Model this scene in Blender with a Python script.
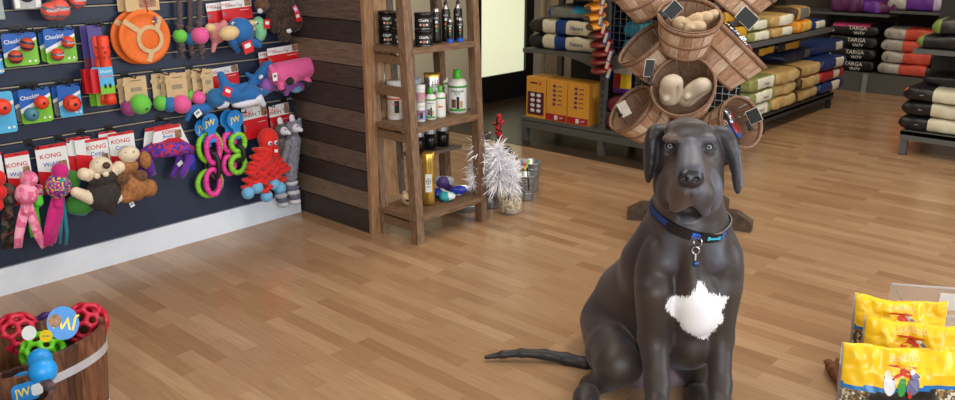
import bpy, bmesh, math, random
import numpy as np
from mathutils import Matrix, Vector, noise as mnoise

for o in list(bpy.data.objects): bpy.data.objects.remove(o)
SC = bpy.context.scene
COL = SC.collection
PI = math.pi
# ------------------------------------------------------------------ camera
FPX, PITCH, HEAD, CAMH = 820.0, math.radians(17.3), math.radians(42), 1.5
cd = bpy.data.cameras.new('camera'); cam = bpy.data.objects.new('camera', cd); COL.objects.link(cam)
cd.sensor_width = 36; cd.lens = 36 * FPX / 955; cd.clip_start = 0.05
cam.location = (0, 0, CAMH)
cam.rotation_euler = (PI / 2 - PITCH, 0, HEAD - PI / 2)
SC.camera = cam
# ------------------------------------------------------------------ world, lights, exposure
SC.view_settings.view_transform = 'Standard'; SC.view_settings.look = 'None'
SC.view_settings.gamma = 1.0; SC.view_settings.use_curve_mapping = False
SC.view_settings.exposure = 0.12
w = bpy.data.worlds.new('World'); SC.world = w; w.use_nodes = True
wn = w.node_tree.nodes; bg = wn['Background']
bg.inputs[0].default_value = (0.80, 0.90, 1.0, 1); bg.inputs[1].default_value = 0.20
def area(name, loc, target, size, energy, col, sy=None):
    l = bpy.data.lights.new(name, 'AREA'); l.energy = energy; l.color = col
    l.shape = 'RECTANGLE'; l.size = size; l.size_y = sy or size
    o = bpy.data.objects.new(name, l); COL.objects.link(o); o.location = loc
    o.rotation_euler = (Vector(target) - Vector(loc)).to_track_quat('-Z', 'Y').to_euler()
    return o
# daylight from the shop front behind the photographer
area('shopfront_daylight', (-0.8, -1.9, 1.9), (2.6, 3.0, 0.4), 3.4, 150, (0.88, 0.94, 1.0), 2.0)
area('side_window_daylight', (4.6, -3.0, 2.0), (2.6, 2.0, 0.4), 3.4, 130, (0.88, 0.94, 1.0), 2.0)
for i, (x, y, e_, c_) in enumerate(((1.4, 2.2, 26, (1, .93, .84)), (3.4, 1.0, 26, (1, .93, .84)), (3.9, 3.0, 22, (1, .88, .72)), (6.0, 1.6, 24, (1, .84, .64)), (8.2, 1.4, 22, (1, .82, .6)), (7.9, 3.9, 8, (1, .84, .64)))):
    area('ceiling_light_%d' % i, (x, y, 2.95), (x, y, 0), 1.2, e_, c_, 0.5)

# ------------------------------------------------------------------ pixel <-> world
_cP, _sP = math.cos(PITCH), math.sin(PITCH)
FW = Vector((math.cos(HEAD) * _cP, math.sin(HEAD) * _cP, -_sP))
RT = Vector((math.sin(HEAD), -math.cos(HEAD), 0)); UP = RT.cross(FW)
CP = Vector((0, 0, CAMH))
def ray(x, y): return (x - 477.5) * RT - (y - 200) * UP + FPX * FW
def at_x(x, y, X): d = ray(x, y); return CP + d * (X / d[0])
def at_y(x, y, Y): d = ray(x, y); return CP + d * (Y / d[1])
def at_z(x, y, Z=0): d = ray(x, y); return CP + d * ((Z - CAMH) / d[2])
# ------------------------------------------------------------------ materials
def lin(c):
    r = []
    for v in c:
        v /= 255.0
        r.append(v / 12.92 if v <= .04045 else ((v + .055) / 1.055) ** 2.4)
    return (r[0], r[1], r[2], 1)
MATS = {}
def mat(name, rgb, rough=.5, metal=0, var=.12, scale=30, bump=0, coat=0, trans=0, alpha=1, sheen=0, emit=0, spec=.5):
    if name in MATS: return MATS[name]
    m = bpy.data.materials.new(name); m.use_nodes = True
    nt = m.node_tree; n = nt.nodes; b = n['Principled BSDF']
    c = lin(rgb)
    tc = n.new('ShaderNodeTexCoord')
    nz = n.new('ShaderNodeTexNoise'); nz.inputs['Scale'].default_value = scale; nz.inputs['Detail'].default_value = 3
    nt.links.new(tc.outputs['Object'], nz.inputs['Vector'])
    mr = n.new('ShaderNodeMapRange'); mr.inputs[1].default_value = .3; mr.inputs[2].default_value = .7
    mr.inputs[3].default_value = 1 - var; mr.inputs[4].default_value = 1 + var
    nt.links.new(nz.outputs['Fac'], mr.inputs[0])
    mx = n.new('ShaderNodeVectorMath'); mx.operation = 'SCALE'; mx.inputs[0].default_value = c[:3]
    nt.links.new(mr.outputs[0], mx.inputs['Scale']); nt.links.new(mx.outputs[0], b.inputs['Base Color'])
    b.inputs['Roughness'].default_value = rough; b.inputs['Metallic'].default_value = metal
    b.inputs['Specular IOR Level'].default_value = spec
    if coat: b.inputs['Coat Weight'].default_value = coat; b.inputs['Coat Roughness'].default_value = .1
    if trans: b.inputs['Transmission Weight'].default_value = trans
    if sheen: b.inputs['Sheen Weight'].default_value = sheen; b.inputs['Sheen Roughness'].default_value = .4
    if alpha < 1: b.inputs['Alpha'].default_value = alpha
    if emit: b.inputs['Emission Color'].default_value = c; b.inputs['Emission Strength'].default_value = emit
    if bump:
        bp = n.new('ShaderNodeBump'); bp.inputs['Strength'].default_value = bump; bp.inputs['Distance'].default_value = .004
        nt.links.new(nz.outputs['Fac'], bp.inputs['Height']); nt.links.new(bp.outputs[0], b.inputs['Normal'])
    MATS[name] = m
    return m
def wood(name, c1, c2, along=(1, 1, 1), rough=.6, bump=.3, var=.25):
    """timber with grain stretched along one object axis (small scale factor = along)"""
    if name in MATS: return MATS[name]
    m = bpy.data.materials.new(name); m.use_nodes = True
    nt = m.node_tree; n = nt.nodes; b = n['Principled BSDF']
    tc = n.new('ShaderNodeTexCoord'); mp = n.new('ShaderNodeMapping'); mp.inputs['Scale'].default_value = along
    nt.links.new(tc.outputs['Object'], mp.inputs[0])
    nz = n.new('ShaderNodeTexNoise'); nz.inputs['Scale'].default_value = 12; nz.inputs['Detail'].default_value = 6; nz.inputs['Distortion'].default_value = .6
    nt.links.new(mp.outputs[0], nz.inputs['Vector'])
    cr = n.new('ShaderNodeValToRGB'); cr.color_ramp.elements[0].position = .3; cr.color_ramp.elements[1].position = .72
    cr.color_ramp.elements[0].color = lin(c1); cr.color_ramp.elements[1].color = lin(c2)
    nt.links.new(nz.outputs['Fac'], cr.inputs[0]); nt.links.new(cr.outputs[0], b.inputs['Base Color'])
    b.inputs['Roughness'].default_value = rough
    bp = n.new('ShaderNodeBump'); bp.inputs['Strength'].default_value = bump; bp.inputs['Distance'].default_value = .003
    nt.links.new(nz.outputs['Fac'], bp.inputs['Height']); nt.links.new(bp.outputs[0], b.inputs['Normal'])
    MATS[name] = m
    return m
# ------------------------------------------------------------------ mesh builder
_txt = {}
def text_mesh(s):
    if s in _txt: return _txt[s]
    cu = bpy.data.curves.new('t', 'FONT'); cu.body = s; cu.align_x = 'CENTER'; cu.align_y = 'CENTER'; cu.resolution_u = 2; cu.offset = .012
    o = bpy.data.objects.new('t', cu); COL.objects.link(o)
    dg = bpy.context.evaluated_depsgraph_get(); me = bpy.data.meshes.new_from_object(o.evaluated_get(dg))
    v = [x.co.copy() for x in me.vertices]; f = [list(p.vertices) for p in me.polygons]
    bpy.data.objects.remove(o); bpy.data.meshes.remove(me); bpy.data.curves.remove(cu)
    _txt[s] = (v, f); return _txt[s]
def T(x, y, z): return Matrix.Translation((x, y, z))
def RX(a): return Matrix.Rotation(a, 4, 'X')
def RY(a): return Matrix.Rotation(a, 4, 'Y')
def RZ(a): return Matrix.Rotation(a, 4, 'Z')
def SCL(x, y, z): return Matrix.Diagonal((x, y, z, 1))
def basis(o, x, y, z):
    m = Matrix.Identity(4)
    for i in range(3): m[i][0] = x[i]; m[i][1] = y[i]; m[i][2] = z[i]; m[i][3] = o[i]
    return m
def dirm(o, d, up=(0, 0, 1)):
    """frame with local z along d"""
    z = Vector(d).normalized(); x = Vector(up).cross(z)
    if x.length < 1e-4: x = Vector((1, 0, 0)).cross(z)
    x.normalize(); return basis(o, x, z.cross(x), z)
class MB:
    def __init__(s): s.v = []; s.f = []; s.mi = []; s.mats = []; s.sm = []
    def m(s, mt):
        if mt not in s.mats: s.mats.append(mt)
        return s.mats.index(mt)
    def add(s, vs, fs, mt, M=None, smooth=False):
        b = len(s.v)
        for q in vs: s.v.append(tuple(M @ Vector(q)) if M is not None else tuple(q))
        k = s.m(mt) if not isinstance(mt, list) else None
        for i, f in enumerate(fs):
            s.f.append([b + j for j in f]); s.mi.append(k if k is not None else s.m(mt[i])); s.sm.append(smooth)
        return s
    def box(s, c, d, mt, M=None, bev=0):
        x, y, z = d[0] / 2, d[1] / 2, d[2] / 2
        if bev:
            bm = bmesh.new(); bmesh.ops.create_cube(bm, size=1)
            for q in bm.verts: q.co = Vector((q.co.x * d[0], q.co.y * d[1], q.co.z * d[2]))
            bmesh.ops.bevel(bm, geom=bm.edges[:], offset=bev, segments=2, affect='EDGES', profile=.5)
            bm.verts.index_update()
            vs = [tuple(q.co + Vector(c)) for q in bm.verts]; fs = [[q.index for q in f.verts] for f in bm.faces]
            bm.free(); return s.add(vs, fs, mt, M)
        vs = [(c[0] + i * x, c[1] + j * y, c[2] + k * z) for i in (-1, 1) for j in (-1, 1) for k in (-1, 1)]
        return s.add(vs, [(0, 1, 3, 2), (4, 6, 7, 5), (0, 4, 5, 1), (2, 3, 7, 6), (0, 2, 6, 4), (1, 5, 7, 3)], mt, M)
    def prism(s, poly, z0, z1, mt, M=None):
        n = len(poly)
        vs = [(p[0], p[1], z0) for p in poly] + [(p[0], p[1], z1) for p in poly]
        fs = [list(range(n))[::-1], list(range(n, 2 * n))] + [(i, (i + 1) % n, n + (i + 1) % n, n + i) for i in range(n)]
        return s.add(vs, fs, mt, M)
    def tube(s, pts, r, mt, seg=10, M=None, closed=False, smooth=True, flat=1.0):
        pts = [Vector(p) for p in pts]; n = len(pts)
        rr = r if isinstance(r, (list, tuple)) else [r] * n
        vs = []; fs = []; nx = None
        for i, p in enumerate(pts):
            if closed: t = pts[(i + 1) % n] - pts[i - 1]
            else: t = pts[min(i + 1, n - 1)] - pts[max(i - 1, 0)]
            if t.length < 1e-9: t = Vector((0, 0, 1))
            t.normalize()
            if nx is None:
                nx = t.cross(Vector((0, 0, 1)))
                if nx.length < .05: nx = t.cross(Vector((0, 1, 0)))
            else: nx = nx - t * nx.dot(t)
            nx.normalize(); ny = t.cross(nx)
            for k in range(seg):
                a = 2 * PI * k / seg
                vs.append(p + (nx * math.cos(a) + ny * math.sin(a) * flat) * rr[i])
        for i in range(n if closed else n - 1):
            for k in range(seg):
                a = i * seg + k; b = i * seg + (k + 1) % seg; j = ((i + 1) % n) * seg
                fs.append((a, b, j + (k + 1) % seg, j + k))
        if not closed: fs += [list(range(seg))[::-1], [(n - 1) * seg + k for k in range(seg)]]
        return s.add(vs, fs, mt, M, smooth)
    def lathe(s, prof, mt, seg=24, M=None, smooth=True, a0=0, a1=2 * PI, sx=1, sy=1):
        full = abs(a1 - a0 - 2 * PI) < 1e-6; n = seg if full else seg + 1
        vs = []; fs = []; ms = []
        for r, z in [(p[0], p[1]) for p in prof]:
            for k in range(n):
                a = a0 + (a1 - a0) * k / seg; vs.append((r * math.cos(a) * sx, r * math.sin(a) * sy, z))
        for i in range(len(prof) - 1):
            for k in range(seg):
                k2 = (k + 1) % n if full else k + 1
                fs.append((i * n + k, i * n + k2, (i + 1) * n + k2, (i + 1) * n + k))
                ms.append(prof[i][2] if len(prof[i]) > 2 else mt)
        return s.add(vs, fs, ms, M, smooth)
    def ell(s, c, r, mt, M=None, seg=16, rings=10, rot=None):
        if not isinstance(r, (list, tuple)): r = (r, r, r)
        vs = []; fs = []
        for i in range(rings + 1):
            th = PI * i / rings
            for k in range(seg):
                a = 2 * PI * k / seg
                q = Vector((math.sin(th) * math.cos(a) * r[0], math.sin(th) * math.sin(a) * r[1], math.cos(th) * r[2]))
                if rot is not None: q = rot @ q
                vs.append(q + Vector(c))
        for i in range(rings):
            for k in range(seg):
                a = i * seg + k; b = i * seg + (k + 1) % seg
                if i == 0: fs.append((a, a + seg, b + seg))
                elif i == rings - 1: fs.append((a, a + seg, b))
                else: fs.append((a, a + seg, b + seg, b))
        return s.add(vs, fs, mt, M, True)
    def text(s, t, c, h, mt, M=None, sx=1.0, rot=0):
        v, f = text_mesh(t); R = Matrix.Translation(c) @ RZ(rot) @ SCL(h * sx / .7, h / .7, 1)
        if M is not None: R = M @ R
        return s.add(v, f, mt, R)
    def build(s, name, parent=None, M=None, label=None, cat=None, group=None, kind=None, weld=False):
        me = bpy.data.meshes.new(name); me.from_pydata(s.v, [], s.f)
        for mt in s.mats: me.materials.append(mt)
        me.polygons.foreach_set('material_index', s.mi); me.polygons.foreach_set('use_smooth', s.sm)
        if weld:
            bm = bmesh.new(); bm.from_mesh(me); bmesh.ops.remove_doubles(bm, verts=bm.verts[:], dist=1e-5); bm.to_mesh(me); bm.free()
        me.update()
        return link(bpy.data.objects.new(name, me), parent, M, label, cat, group, kind)
def link(o, parent=None, M=None, label=None, cat=None, group=None, kind=None):
    COL.objects.link(o)
    if parent is not None: o.parent = parent
    if M is not None: o.matrix_basis = M
    if label: o['label'] = label
    if cat: o['category'] = cat
    if group: o['group'] = group
    if kind: o['kind'] = kind
    return o
def thing(name, label, cat, M=None, group=None):
    o = bpy.data.objects.new(name, None); o.empty_display_size = .05
    return link(o, None, M or Matrix.Identity(4), label, cat, group)
def copy_tree(o, M=None, label=None, group=None, parent=None):
    c = o.copy(); COL.objects.link(c)
    if parent is not None: c.parent = parent
    if M is not None: c.matrix_basis = M
    if label: c['label'] = label
    if group: c['group'] = group
    for ch in [q for q in bpy.data.objects if q.parent == o]: copy_tree(ch, parent=c)
    return c
# ------------------------------------------------------------------ organic shapes: smooth union of ellipsoids and tapered limbs, then surface nets
class Blob:
    def __init__(s, res=.005, k=.02): s.p = []; s.res = res; s.k = k
    def e(s, c, r, mt, rot=None, k=None, sub=False):
        if not isinstance(r, (list, tuple)): r = (r, r, r)
        s.p.append(('e', np.array(c, float), np.array(r, float), mt, None if rot is None else np.array(rot.to_3x3() if len(rot) == 4 else rot), s.k if k is None else k, sub)); return s
    def c(s, a, b, r1, r2, mt, k=None, sub=False):
        s.p.append(('c', np.array(a, float), np.array(b, float), mt, (r1, r2), s.k if k is None else k, sub)); return s
    def chain(s, pts, rs, mt, k=None):
        for i in range(len(pts) - 1): s.c(pts[i], pts[i + 1], rs[i], rs[i + 1], mt, k)
        return s
    def bb(s, p):
        if p[0] == 'e': m = max(p[2]) if p[4] is not None else p[2]; return p[1] - m, p[1] + m
        r = max(p[4]); return np.minimum(p[1], p[2]) - r, np.maximum(p[1], p[2]) + r
    @staticmethod
    def dist(p, P):
        if p[0] == 'e':
            q = P - p[1]
            if p[4] is not None: q = q @ p[4]
            r = p[2]; k0 = np.sqrt(((q / r) ** 2).sum(-1)); k1 = np.sqrt(((q / (r * r)) ** 2).sum(-1)) + 1e-9
            return k0 * (k0 - 1) / k1
        a, b = p[1], p[2]; r1, r2 = p[4]; ba = b - a
        h = np.clip(((P - a) @ ba) / max(ba @ ba, 1e-12), 0, 1)
        q = P - a - h[..., None] * ba
        return np.sqrt((q * q).sum(-1)) - (r1 + (r2 - r1) * h)
    def field(s, P, skipsub=False):
        d = np.full(P.shape[:-1], 1.0)
        for p in s.p:
            if p[0] == 'r': continue
            e = s.dist(p, P); k = p[5]
            if p[6]:
                if skipsub: continue
                h = np.maximum(k - np.abs(-e - d), 0) / k; d = np.maximum(d, -e) + h * h * k / 4
            else:
                h = np.maximum(k - np.abs(e - d), 0) / k; d = np.minimum(d, e) - h * h * k / 4
        return d
    def mesh(s, name, jitter=0):
        res = s.res; lo = np.min([s.bb(p)[0] for p in s.p if not p[6]], 0) - 3 * res; hi = np.max([s.bb(p)[1] for p in s.p if not p[6]], 0) + 3 * res
        n = np.ceil((hi - lo) / res).astype(int) + 1
        D = np.full(n, .2, np.float32)
        ax = [lo[i] + res * np.arange(n[i]) for i in range(3)]
        for p in s.p:
            k = p[5]; b0, b1 = s.bb(p); pad = k + 2 * res
            i0 = np.clip(np.floor((b0 - pad - lo) / res).astype(int), 0, n - 1); i1 = np.clip(np.ceil((b1 + pad - lo) / res).astype(int) + 1, 1, n)
            if (i1 <= i0).any(): continue
            sl = tuple(slice(i0[i], i1[i]) for i in range(3))
            G = np.stack(np.meshgrid(*[ax[i][sl[i]] for i in range(3)], indexing='ij'), -1)
            e = s.dist(p, G).astype(np.float32); d = D[sl]
            if p[6]:
                h = np.maximum(k - np.abs(-e - d), 0) / k; D[sl] = np.maximum(d, -e) + h * h * k / 4
            else:
                h = np.maximum(k - np.abs(e - d), 0) / k; D[sl] = np.minimum(d, e) - h * h * k / 4
        if jitter:
            pass
        ins = D < 0
        cx = [ins[a:n[0] - 1 + a, b:n[1] - 1 + b, c:n[2] - 1 + c] for a in (0, 1) for b in (0, 1) for c in (0, 1)]
        cnt = sum(c.astype(np.int8) for c in cx); act = (cnt > 0) & (cnt < 8)
        idx = np.full(act.shape, -1, np.int64); I = np.argwhere(act); idx[act] = np.arange(len(I))
        acc = np.zeros((len(I), 3)); w_ = np.zeros(len(I))
        cs = [(a, b, c) for a in (0, 1) for b in (0, 1) for c in (0, 1)]
        for u in range(8):
            for v in range(u + 1, 8):
                A = np.array(cs[u]); B = np.array(cs[v])
                if abs(A - B).sum() != 1: continue
                da = D[tuple((I + A).T)]; db = D[tuple((I + B).T)]
                m = (da < 0) != (db < 0); t = np.where(m, da / np.where(m, da - db, 1), 0)
                acc += np.where(m[:, None], A + (B - A) * t[:, None], 0); w_ += m
        V = lo + (I + acc / w_[:, None]) * res
        F = []
        for axis in range(3):
            o1, o2 = [(1, 2), (2, 0), (0, 1)][axis]
            d1 = np.zeros(3, int); d1[axis] = 1
            a = ins[tuple(slice(0, n[i] - d1[i]) for i in range(3))]; b = ins[tuple(slice(d1[i], n[i]) for i in range(3))]
            E_ = np.argwhere(a != b)
            E_ = E_[(E_[:, o1] > 0) & (E_[:, o2] > 0)]
            e1 = np.zeros(3, int); e1[o1] = 1; e2 = np.zeros(3, int); e2[o2] = 1
            q = np.stack([idx[tuple((E_ - e1 - e2).T)], idx[tuple((E_ - e2).T)], idx[tuple(E_.T)], idx[tuple((E_ - e1).T)]], 1)
            fl = a[tuple(E_.T)]; q[~fl] = q[~fl][:, ::-1]; F.append(q)
        F = np.concatenate(F); F = F[(F >= 0).all(1)]
        C = V[F].mean(1); best = np.full(len(F), 9.); mi = np.zeros(len(F), int); mats = []
        for p in s.p:
            if p[3] is None: continue
            if p[3] not in mats: mats.append(p[3])
            e = np.abs(s.dist(p, C)) if p[6] else s.dist(p, C)
            u = e < best; best[u] = e[u]; mi[u] = mats.index(p[3])
        if jitter:
            N = np.zeros_like(V); fn = np.cross(V[F[:, 2]] - V[F[:, 0]], V[F[:, 3]] - V[F[:, 1]])
            for j in range(4): np.add.at(N, F[:, j], fn)
            N /= np.linalg.norm(N, axis=1)[:, None] + 1e-9
            rg = np.random.default_rng(len(V)); V = V + N * rg.uniform(-jitter, jitter, len(V))[:, None]
        me = bpy.data.meshes.new(name)
        me.vertices.add(len(V)); me.vertices.foreach_set('co', V.astype(np.float32).ravel())
        me.loops.add(F.size); me.loops.foreach_set('vertex_index', F.ravel().astype(np.int32))
        me.polygons.add(len(F)); me.polygons.foreach_set('loop_start', np.arange(0, F.size, 4, dtype=np.int32))
        for mt in mats: me.materials.append(mt)
        me.polygons.foreach_set('material_index', mi.astype(np.int32)); me.polygons.foreach_set('use_smooth', [True] * len(F))
        me.update(calc_edges=True); me.validate()
        return me, V
    def build(s, name, parent=None, M=None, jitter=0, **kw):
        me, _ = s.mesh(name, jitter); return link(bpy.data.objects.new(name, me), parent, M, **kw)
# ================================================================== THE SHOP
def floor_mat():
    m = bpy.data.materials.new('beech_strip_floor'); m.use_nodes = True; nt = m.node_tree; n = nt.nodes; b = n['Principled BSDF']; L = nt.links.new
    tc = n.new('ShaderNodeTexCoord'); mp = n.new('ShaderNodeMapping'); mp.inputs['Rotation'].default_value = (0, 0, PI / 2); L(tc.outputs['Object'], mp.inputs[0])
    br = n.new('ShaderNodeTexBrick'); br.offset = .37; br.offset_frequency = 2; br.squash = 1
    br.inputs['Scale'].default_value = 1; br.inputs['Brick Width'].default_value = .43; br.inputs['Row Height'].default_value = .066
    br.inputs['Mortar Size'].default_value = .0007; br.inputs['Mortar Smooth'].default_value = .3; br.inputs['Bias'].default_value = 0
    br.inputs['Color1'].default_value = (0, 0, 0, 1); br.inputs['Color2'].default_value = (1, 1, 1, 1); br.inputs['Mortar'].default_value = (.25, .25, .25, 1)
    L(mp.outputs[0], br.inputs['Vector'])
    g = n.new('ShaderNodeMapping'); g.inputs['Scale'].default_value = (40, 2.2, 1); L(tc.outputs['Object'], g.inputs[0])
    nz = n.new('ShaderNodeTexNoise'); nz.inputs['Scale'].default_value = 2.5; nz.inputs['Detail'].default_value = 5; L(g.outputs[0], nz.inputs['Vector'])
    big = n.new('ShaderNodeTexNoise'); big.inputs['Scale'].default_value = 1.3; L(tc.outputs['Object'], big.inputs['Vector'])
    cr = n.new('ShaderNodeValToRGB'); e = cr.color_ramp.elements
    e[0].color = lin((152, 116, 84)); e[1].color = lin((181, 147, 113)); e.new(.3).color = lin((165, 129, 95)); e.new(.7).color = lin((170, 136, 102))
    L(br.outputs['Color'], cr.inputs[0])
    mr = n.new('ShaderNodeMapRange'); mr.inputs[1].default_value = .3; mr.inputs[2].default_value = .7; mr.inputs[3].default_value = .88; mr.inputs[4].default_value = 1.1
    L(nz.outputs['Fac'], mr.inputs[0])
    sc = n.new('ShaderNodeVectorMath'); sc.operation = 'SCALE'; L(cr.outputs[0], sc.inputs[0]); L(mr.outputs[0], sc.inputs['Scale'])
    L(sc.outputs[0], b.inputs['Base Color'])
    r2 = n.new('ShaderNodeMapRange'); r2.inputs[3].default_value = .17; r2.inputs[4].default_value = .30; L(big.outputs['Fac'], r2.inputs[0]); L(r2.outputs[0], b.inputs['Roughness'])
    b.inputs['Specular IOR Level'].default_value = .5
    bp = n.new('ShaderNodeBump'); bp.inputs['Strength'].default_value = .12; bp.inputs['Distance'].default_value = .001
    L(br.outputs['Fac'], bp.inputs['Height']); bp.invert = True; L(bp.outputs[0], b.inputs['Normal'])
    return m
FLOOR = floor_mat()
navy = mat('navy_slatwall_paint', (28, 40, 64), .45, var=.06, scale=8)
groove = mat('slat_groove_edge', (168, 155, 135), .5)
white = mat('white_baseboard_paint', (226, 233, 242), .4, var=.02)
cream = mat('cream_wall_paint', (205, 195, 170), .7, var=.03)
offw = mat('ceiling_paint', (200, 195, 185), .8, var=.03)
dark = mat('dark_backroom_paint', (70, 62, 52), .7, var=.05)
black = mat('black_metal', (22, 22, 24), .45)
SY = 3.86
MB().box((5, 1.5, -.03), (14, 13.4, .06), FLOOR).build('floor', kind='structure')
vinyl_shade = mat('dark_vinyl_and_shade', (62, 48, 35), .4, var=.15, scale=3)
m = MB(); m.box((7.34, 4.26, .001), (4.94, 1.96, .004), vinyl_shade); m.box((5.21, 2.87, .001), (.68, .82, .004), vinyl_shade); m.build('floor', kind='structure')  # dark vinyl by the door; under the shelving its colour stands for shade
MB().box((5, 1.5, 3.03), (14, 13.4, .06), offw).build('ceiling', kind='structure')
MB().box((.37, SY + .06, 1.5), (4.72, .1, 3), navy).build('wall_left', kind='structure')
MB().box((-1.95, .6, 1.5), (.1, 6.6, 3), cream).build('wall_rear_left', kind='structure')
b = MB()
# board panels between grooves, each groove shows a pale lip
zs = [.589 + .0805 * k for k in range(13)]
prev = .125
for z in zs + [1.9]:
    b.box((.41, SY - .004, (prev + z) / 2), (4.6, .028, z - prev - .009), navy); prev = z + .006 if z != 1.9 else z
for z in zs: b.box((.41, SY - .001, z + .001), (4.6, .022, .0055), groove)
b.build('trim_1', kind='structure')
MB().box((.41, SY - .008, .0625), (4.6, .036, .125), white).build('baseboard_left', kind='structure')
# rustic plank partition
pl_d = [wood('dark_plank_%d' % i, c1, c2, (3, 1, 14)) for i, (c1, c2) in enumerate((((38, 29, 25), (66, 54, 48)), ((72, 58, 50), (112, 94, 80)), ((48, 37, 32), (84, 68, 58)), ((92, 74, 60), (134, 112, 92))))]
b = MB(); edges = [0, .128, .235, .345, .45, .555, .665, .79, .9, 1.02, 1.13, 1.24, 1.35, 1.5, 1.65, 1.8]; seq = [0, 3, 0, 1, 0, 1, 0, 2, 3, 0, 1, 0, 2, 0, 1]
for i in range(15): b.box((2.77, 3.575, (edges[i] + edges[i + 1]) / 2), (.08, .67, edges[i + 1] - edges[i] - .004), pl_d[seq[i]], bev=.003)
b.build('wall_partition', kind='structure')
honey = wood('honey_pine', (128, 92, 62), (176, 134, 96), (6, 6, .8))
MB().box((2.752, 3.225, .9), (.06, .028, 1.8), honey, bev=.003).build('trim_2', kind='structure')
# far left wall with glazed door
DY = 5.25
b = MB()
b.box((2.13, DY + .06, 1.5), (7.26, .1, 3), cream); b.box((9.5, DY + .06, 1.5), (5.4, .1, 3), cream); b.box((6.28, DY + .06, 2.7), (1.04, .1, .6), cream)
b.build('wall_far_left', kind='structure')
frm = mat('black_door_frame', (20, 20, 22), .5)
glow = mat('frosted_daylit_glass', (236, 240, 205), .6, var=.03, scale=2, emit=.66)
b = MB(); b.box((5.80, DY, 1.2), (.11, .06, 2.4), frm); b.box((6.59, DY, 1.2), (.12, .06, 2.4), frm); b.box((6.19, DY, .145), (.68, .05, .27), frm); b.box((6.19, DY, 2.35), (.68, .05, .1), frm)
b.box((6.19, DY + .01, .012), (.9, .08, .024), mat('steel_threshold', (150, 140, 120), .4, 1))
b.build('door_1', kind='structure')
MB().box((6.19, DY + .005, 1.29), (.68, .012, 2.02), glow).build('window_1', kind='structure')
MB().box((9.85, 1.5, 1.5), (.1, 7.6, 3), dark).build('wall_far', kind='structure')
MB().box((5, -4.35, .3), (14, .1, .6), cream).build('wall_front', kind='structure')
MB().box((7.0, 5.21, 1.2), (.25, .06, 2.4), mat('beige_post_paint', (190, 170, 140), .6)).build('trim_3', kind='structure')
# ================================================================== THE DOG
fur_rgb = (78, 72, 72)
def fur_mat():
    m = bpy.data.materials.new('short_slate_fur'); m.use_nodes = True; nt = m.node_tree; n = nt.nodes; b = n['Principled BSDF']; L = nt.links.new
    at = n.new('ShaderNodeAttribute'); at.attribute_name = 'fur'
    pa = n.new('ShaderNodeAttribute'); pa.attribute_name = 'patch'
    tc = n.new('ShaderNodeTexCoord')
    nz = n.new('ShaderNodeTexNoise'); nz.inputs['Scale'].default_value = 110; nz.inputs['Detail'].default_value = 4
    mp = n.new('ShaderNodeMapping'); mp.inputs['Scale'].default_value = (2.4, 1, .8); L(tc.outputs['Object'], mp.inputs[0]); L(mp.outputs[0], nz.inputs[0])
    ad = n.new('ShaderNodeMath'); ad.operation = 'MULTIPLY_ADD'; ad.inputs[1].default_value = .034; L(nz.outputs['Fac'], ad.inputs[0]); L(pa.outputs['Fac'], ad.inputs[2])
    st = n.new('ShaderNodeMapRange'); st.inputs[1].default_value = .0145; st.inputs[2].default_value = .0185; L(ad.outputs[0], st.inputs[0])
    n2 = n.new('ShaderNodeTexNoise'); n2.inputs['Scale'].default_value = 9; n2.inputs['Detail'].default_value = 5; L(tc.outputs['Object'], n2.inputs[0])
    mr = n.new('ShaderNodeMapRange'); mr.inputs[1].default_value = .3; mr.inputs[2].default_value = .7; mr.inputs[3].default_value = .8; mr.inputs[4].default_value = 1.2; L(n2.outputs['Fac'], mr.inputs[0])
    sc = n.new('ShaderNodeVectorMath'); sc.operation = 'SCALE'; L(at.outputs['Color'], sc.inputs[0]); L(mr.outputs[0], sc.inputs['Scale'])
    mx = n.new('ShaderNodeMix'); mx.data_type = 'RGBA'; L(st.outputs[0], mx.inputs['Factor']); mx.inputs['A'].default_value = lin((244, 244, 248)); L(sc.outputs[0], mx.inputs['B'])
    L(mx.outputs['Result'], b.inputs['Base Color'])
    b.inputs['Roughness'].default_value = .48; b.inputs['Sheen Weight'].default_value = .12; b.inputs['Sheen Roughness'].default_value = .5
    b.inputs['Sheen Tint'].default_value = (.75, .82, 1, 1)
    bp = n.new('ShaderNodeBump'); bp.inputs['Strength'].default_value = .35; bp.inputs['Distance'].default_value = .002; L(nz.outputs['Fac'], bp.inputs['Height']); L(bp.outputs[0], b.inputs['Normal'])
    return m
FUR = fur_mat()
nose_m = mat('wet_black_nose', (40, 38, 44), .3, var=.2, scale=120, bump=.4)
DA, DB = .66, 2.66                        # dog base in (right, ahead) metres from the camera
gR = Vector((math.sin(HEAD), -math.cos(HEAD), 0)); gF = Vector((math.cos(HEAD), math.sin(HEAD), 0))
DOGM = basis(gR * DA + gF * DB, gR, gF, (0, 0, 1))
def S(px, py, b):
    u = -(py - 200); t = b / (FPX * _cP + u * _sP); return t
def D(px, py, b):
    t = S(px, py, b); u = -(py - 200)
    return ((px - 477.5) * t - DA, b - DB, CAMH + (-FPX * _sP + u * _cP) * t)
body = (54, 44, 39); brown = (84, 66, 54); slate = (84, 84, 94); darkc = (30, 26, 27); skin = (128, 108, 116)  # slate: bluish highlights on the coat, put into its colour
TINT = {}
def tn(c):
    if c not in TINT: TINT[c] = c
    return c
B = Blob(.0042, .05)
def be(px, py, b, rx, ry, rz, c=body, rot=None, k=None, sub=False):   # radii: rx, ry in photo pixels at that depth, rz metres along view
    s = S(px, py, b); B.e(D(px, py, b), (rx * s, rz, ry * s), c, rot, k, sub)
def bc(p, q, r1, r2, c=body, k=None, sub=False):
    B.c(D(*p), D(*q), r1 * S(*p), r2 * S(*q), c, k, sub)
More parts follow.
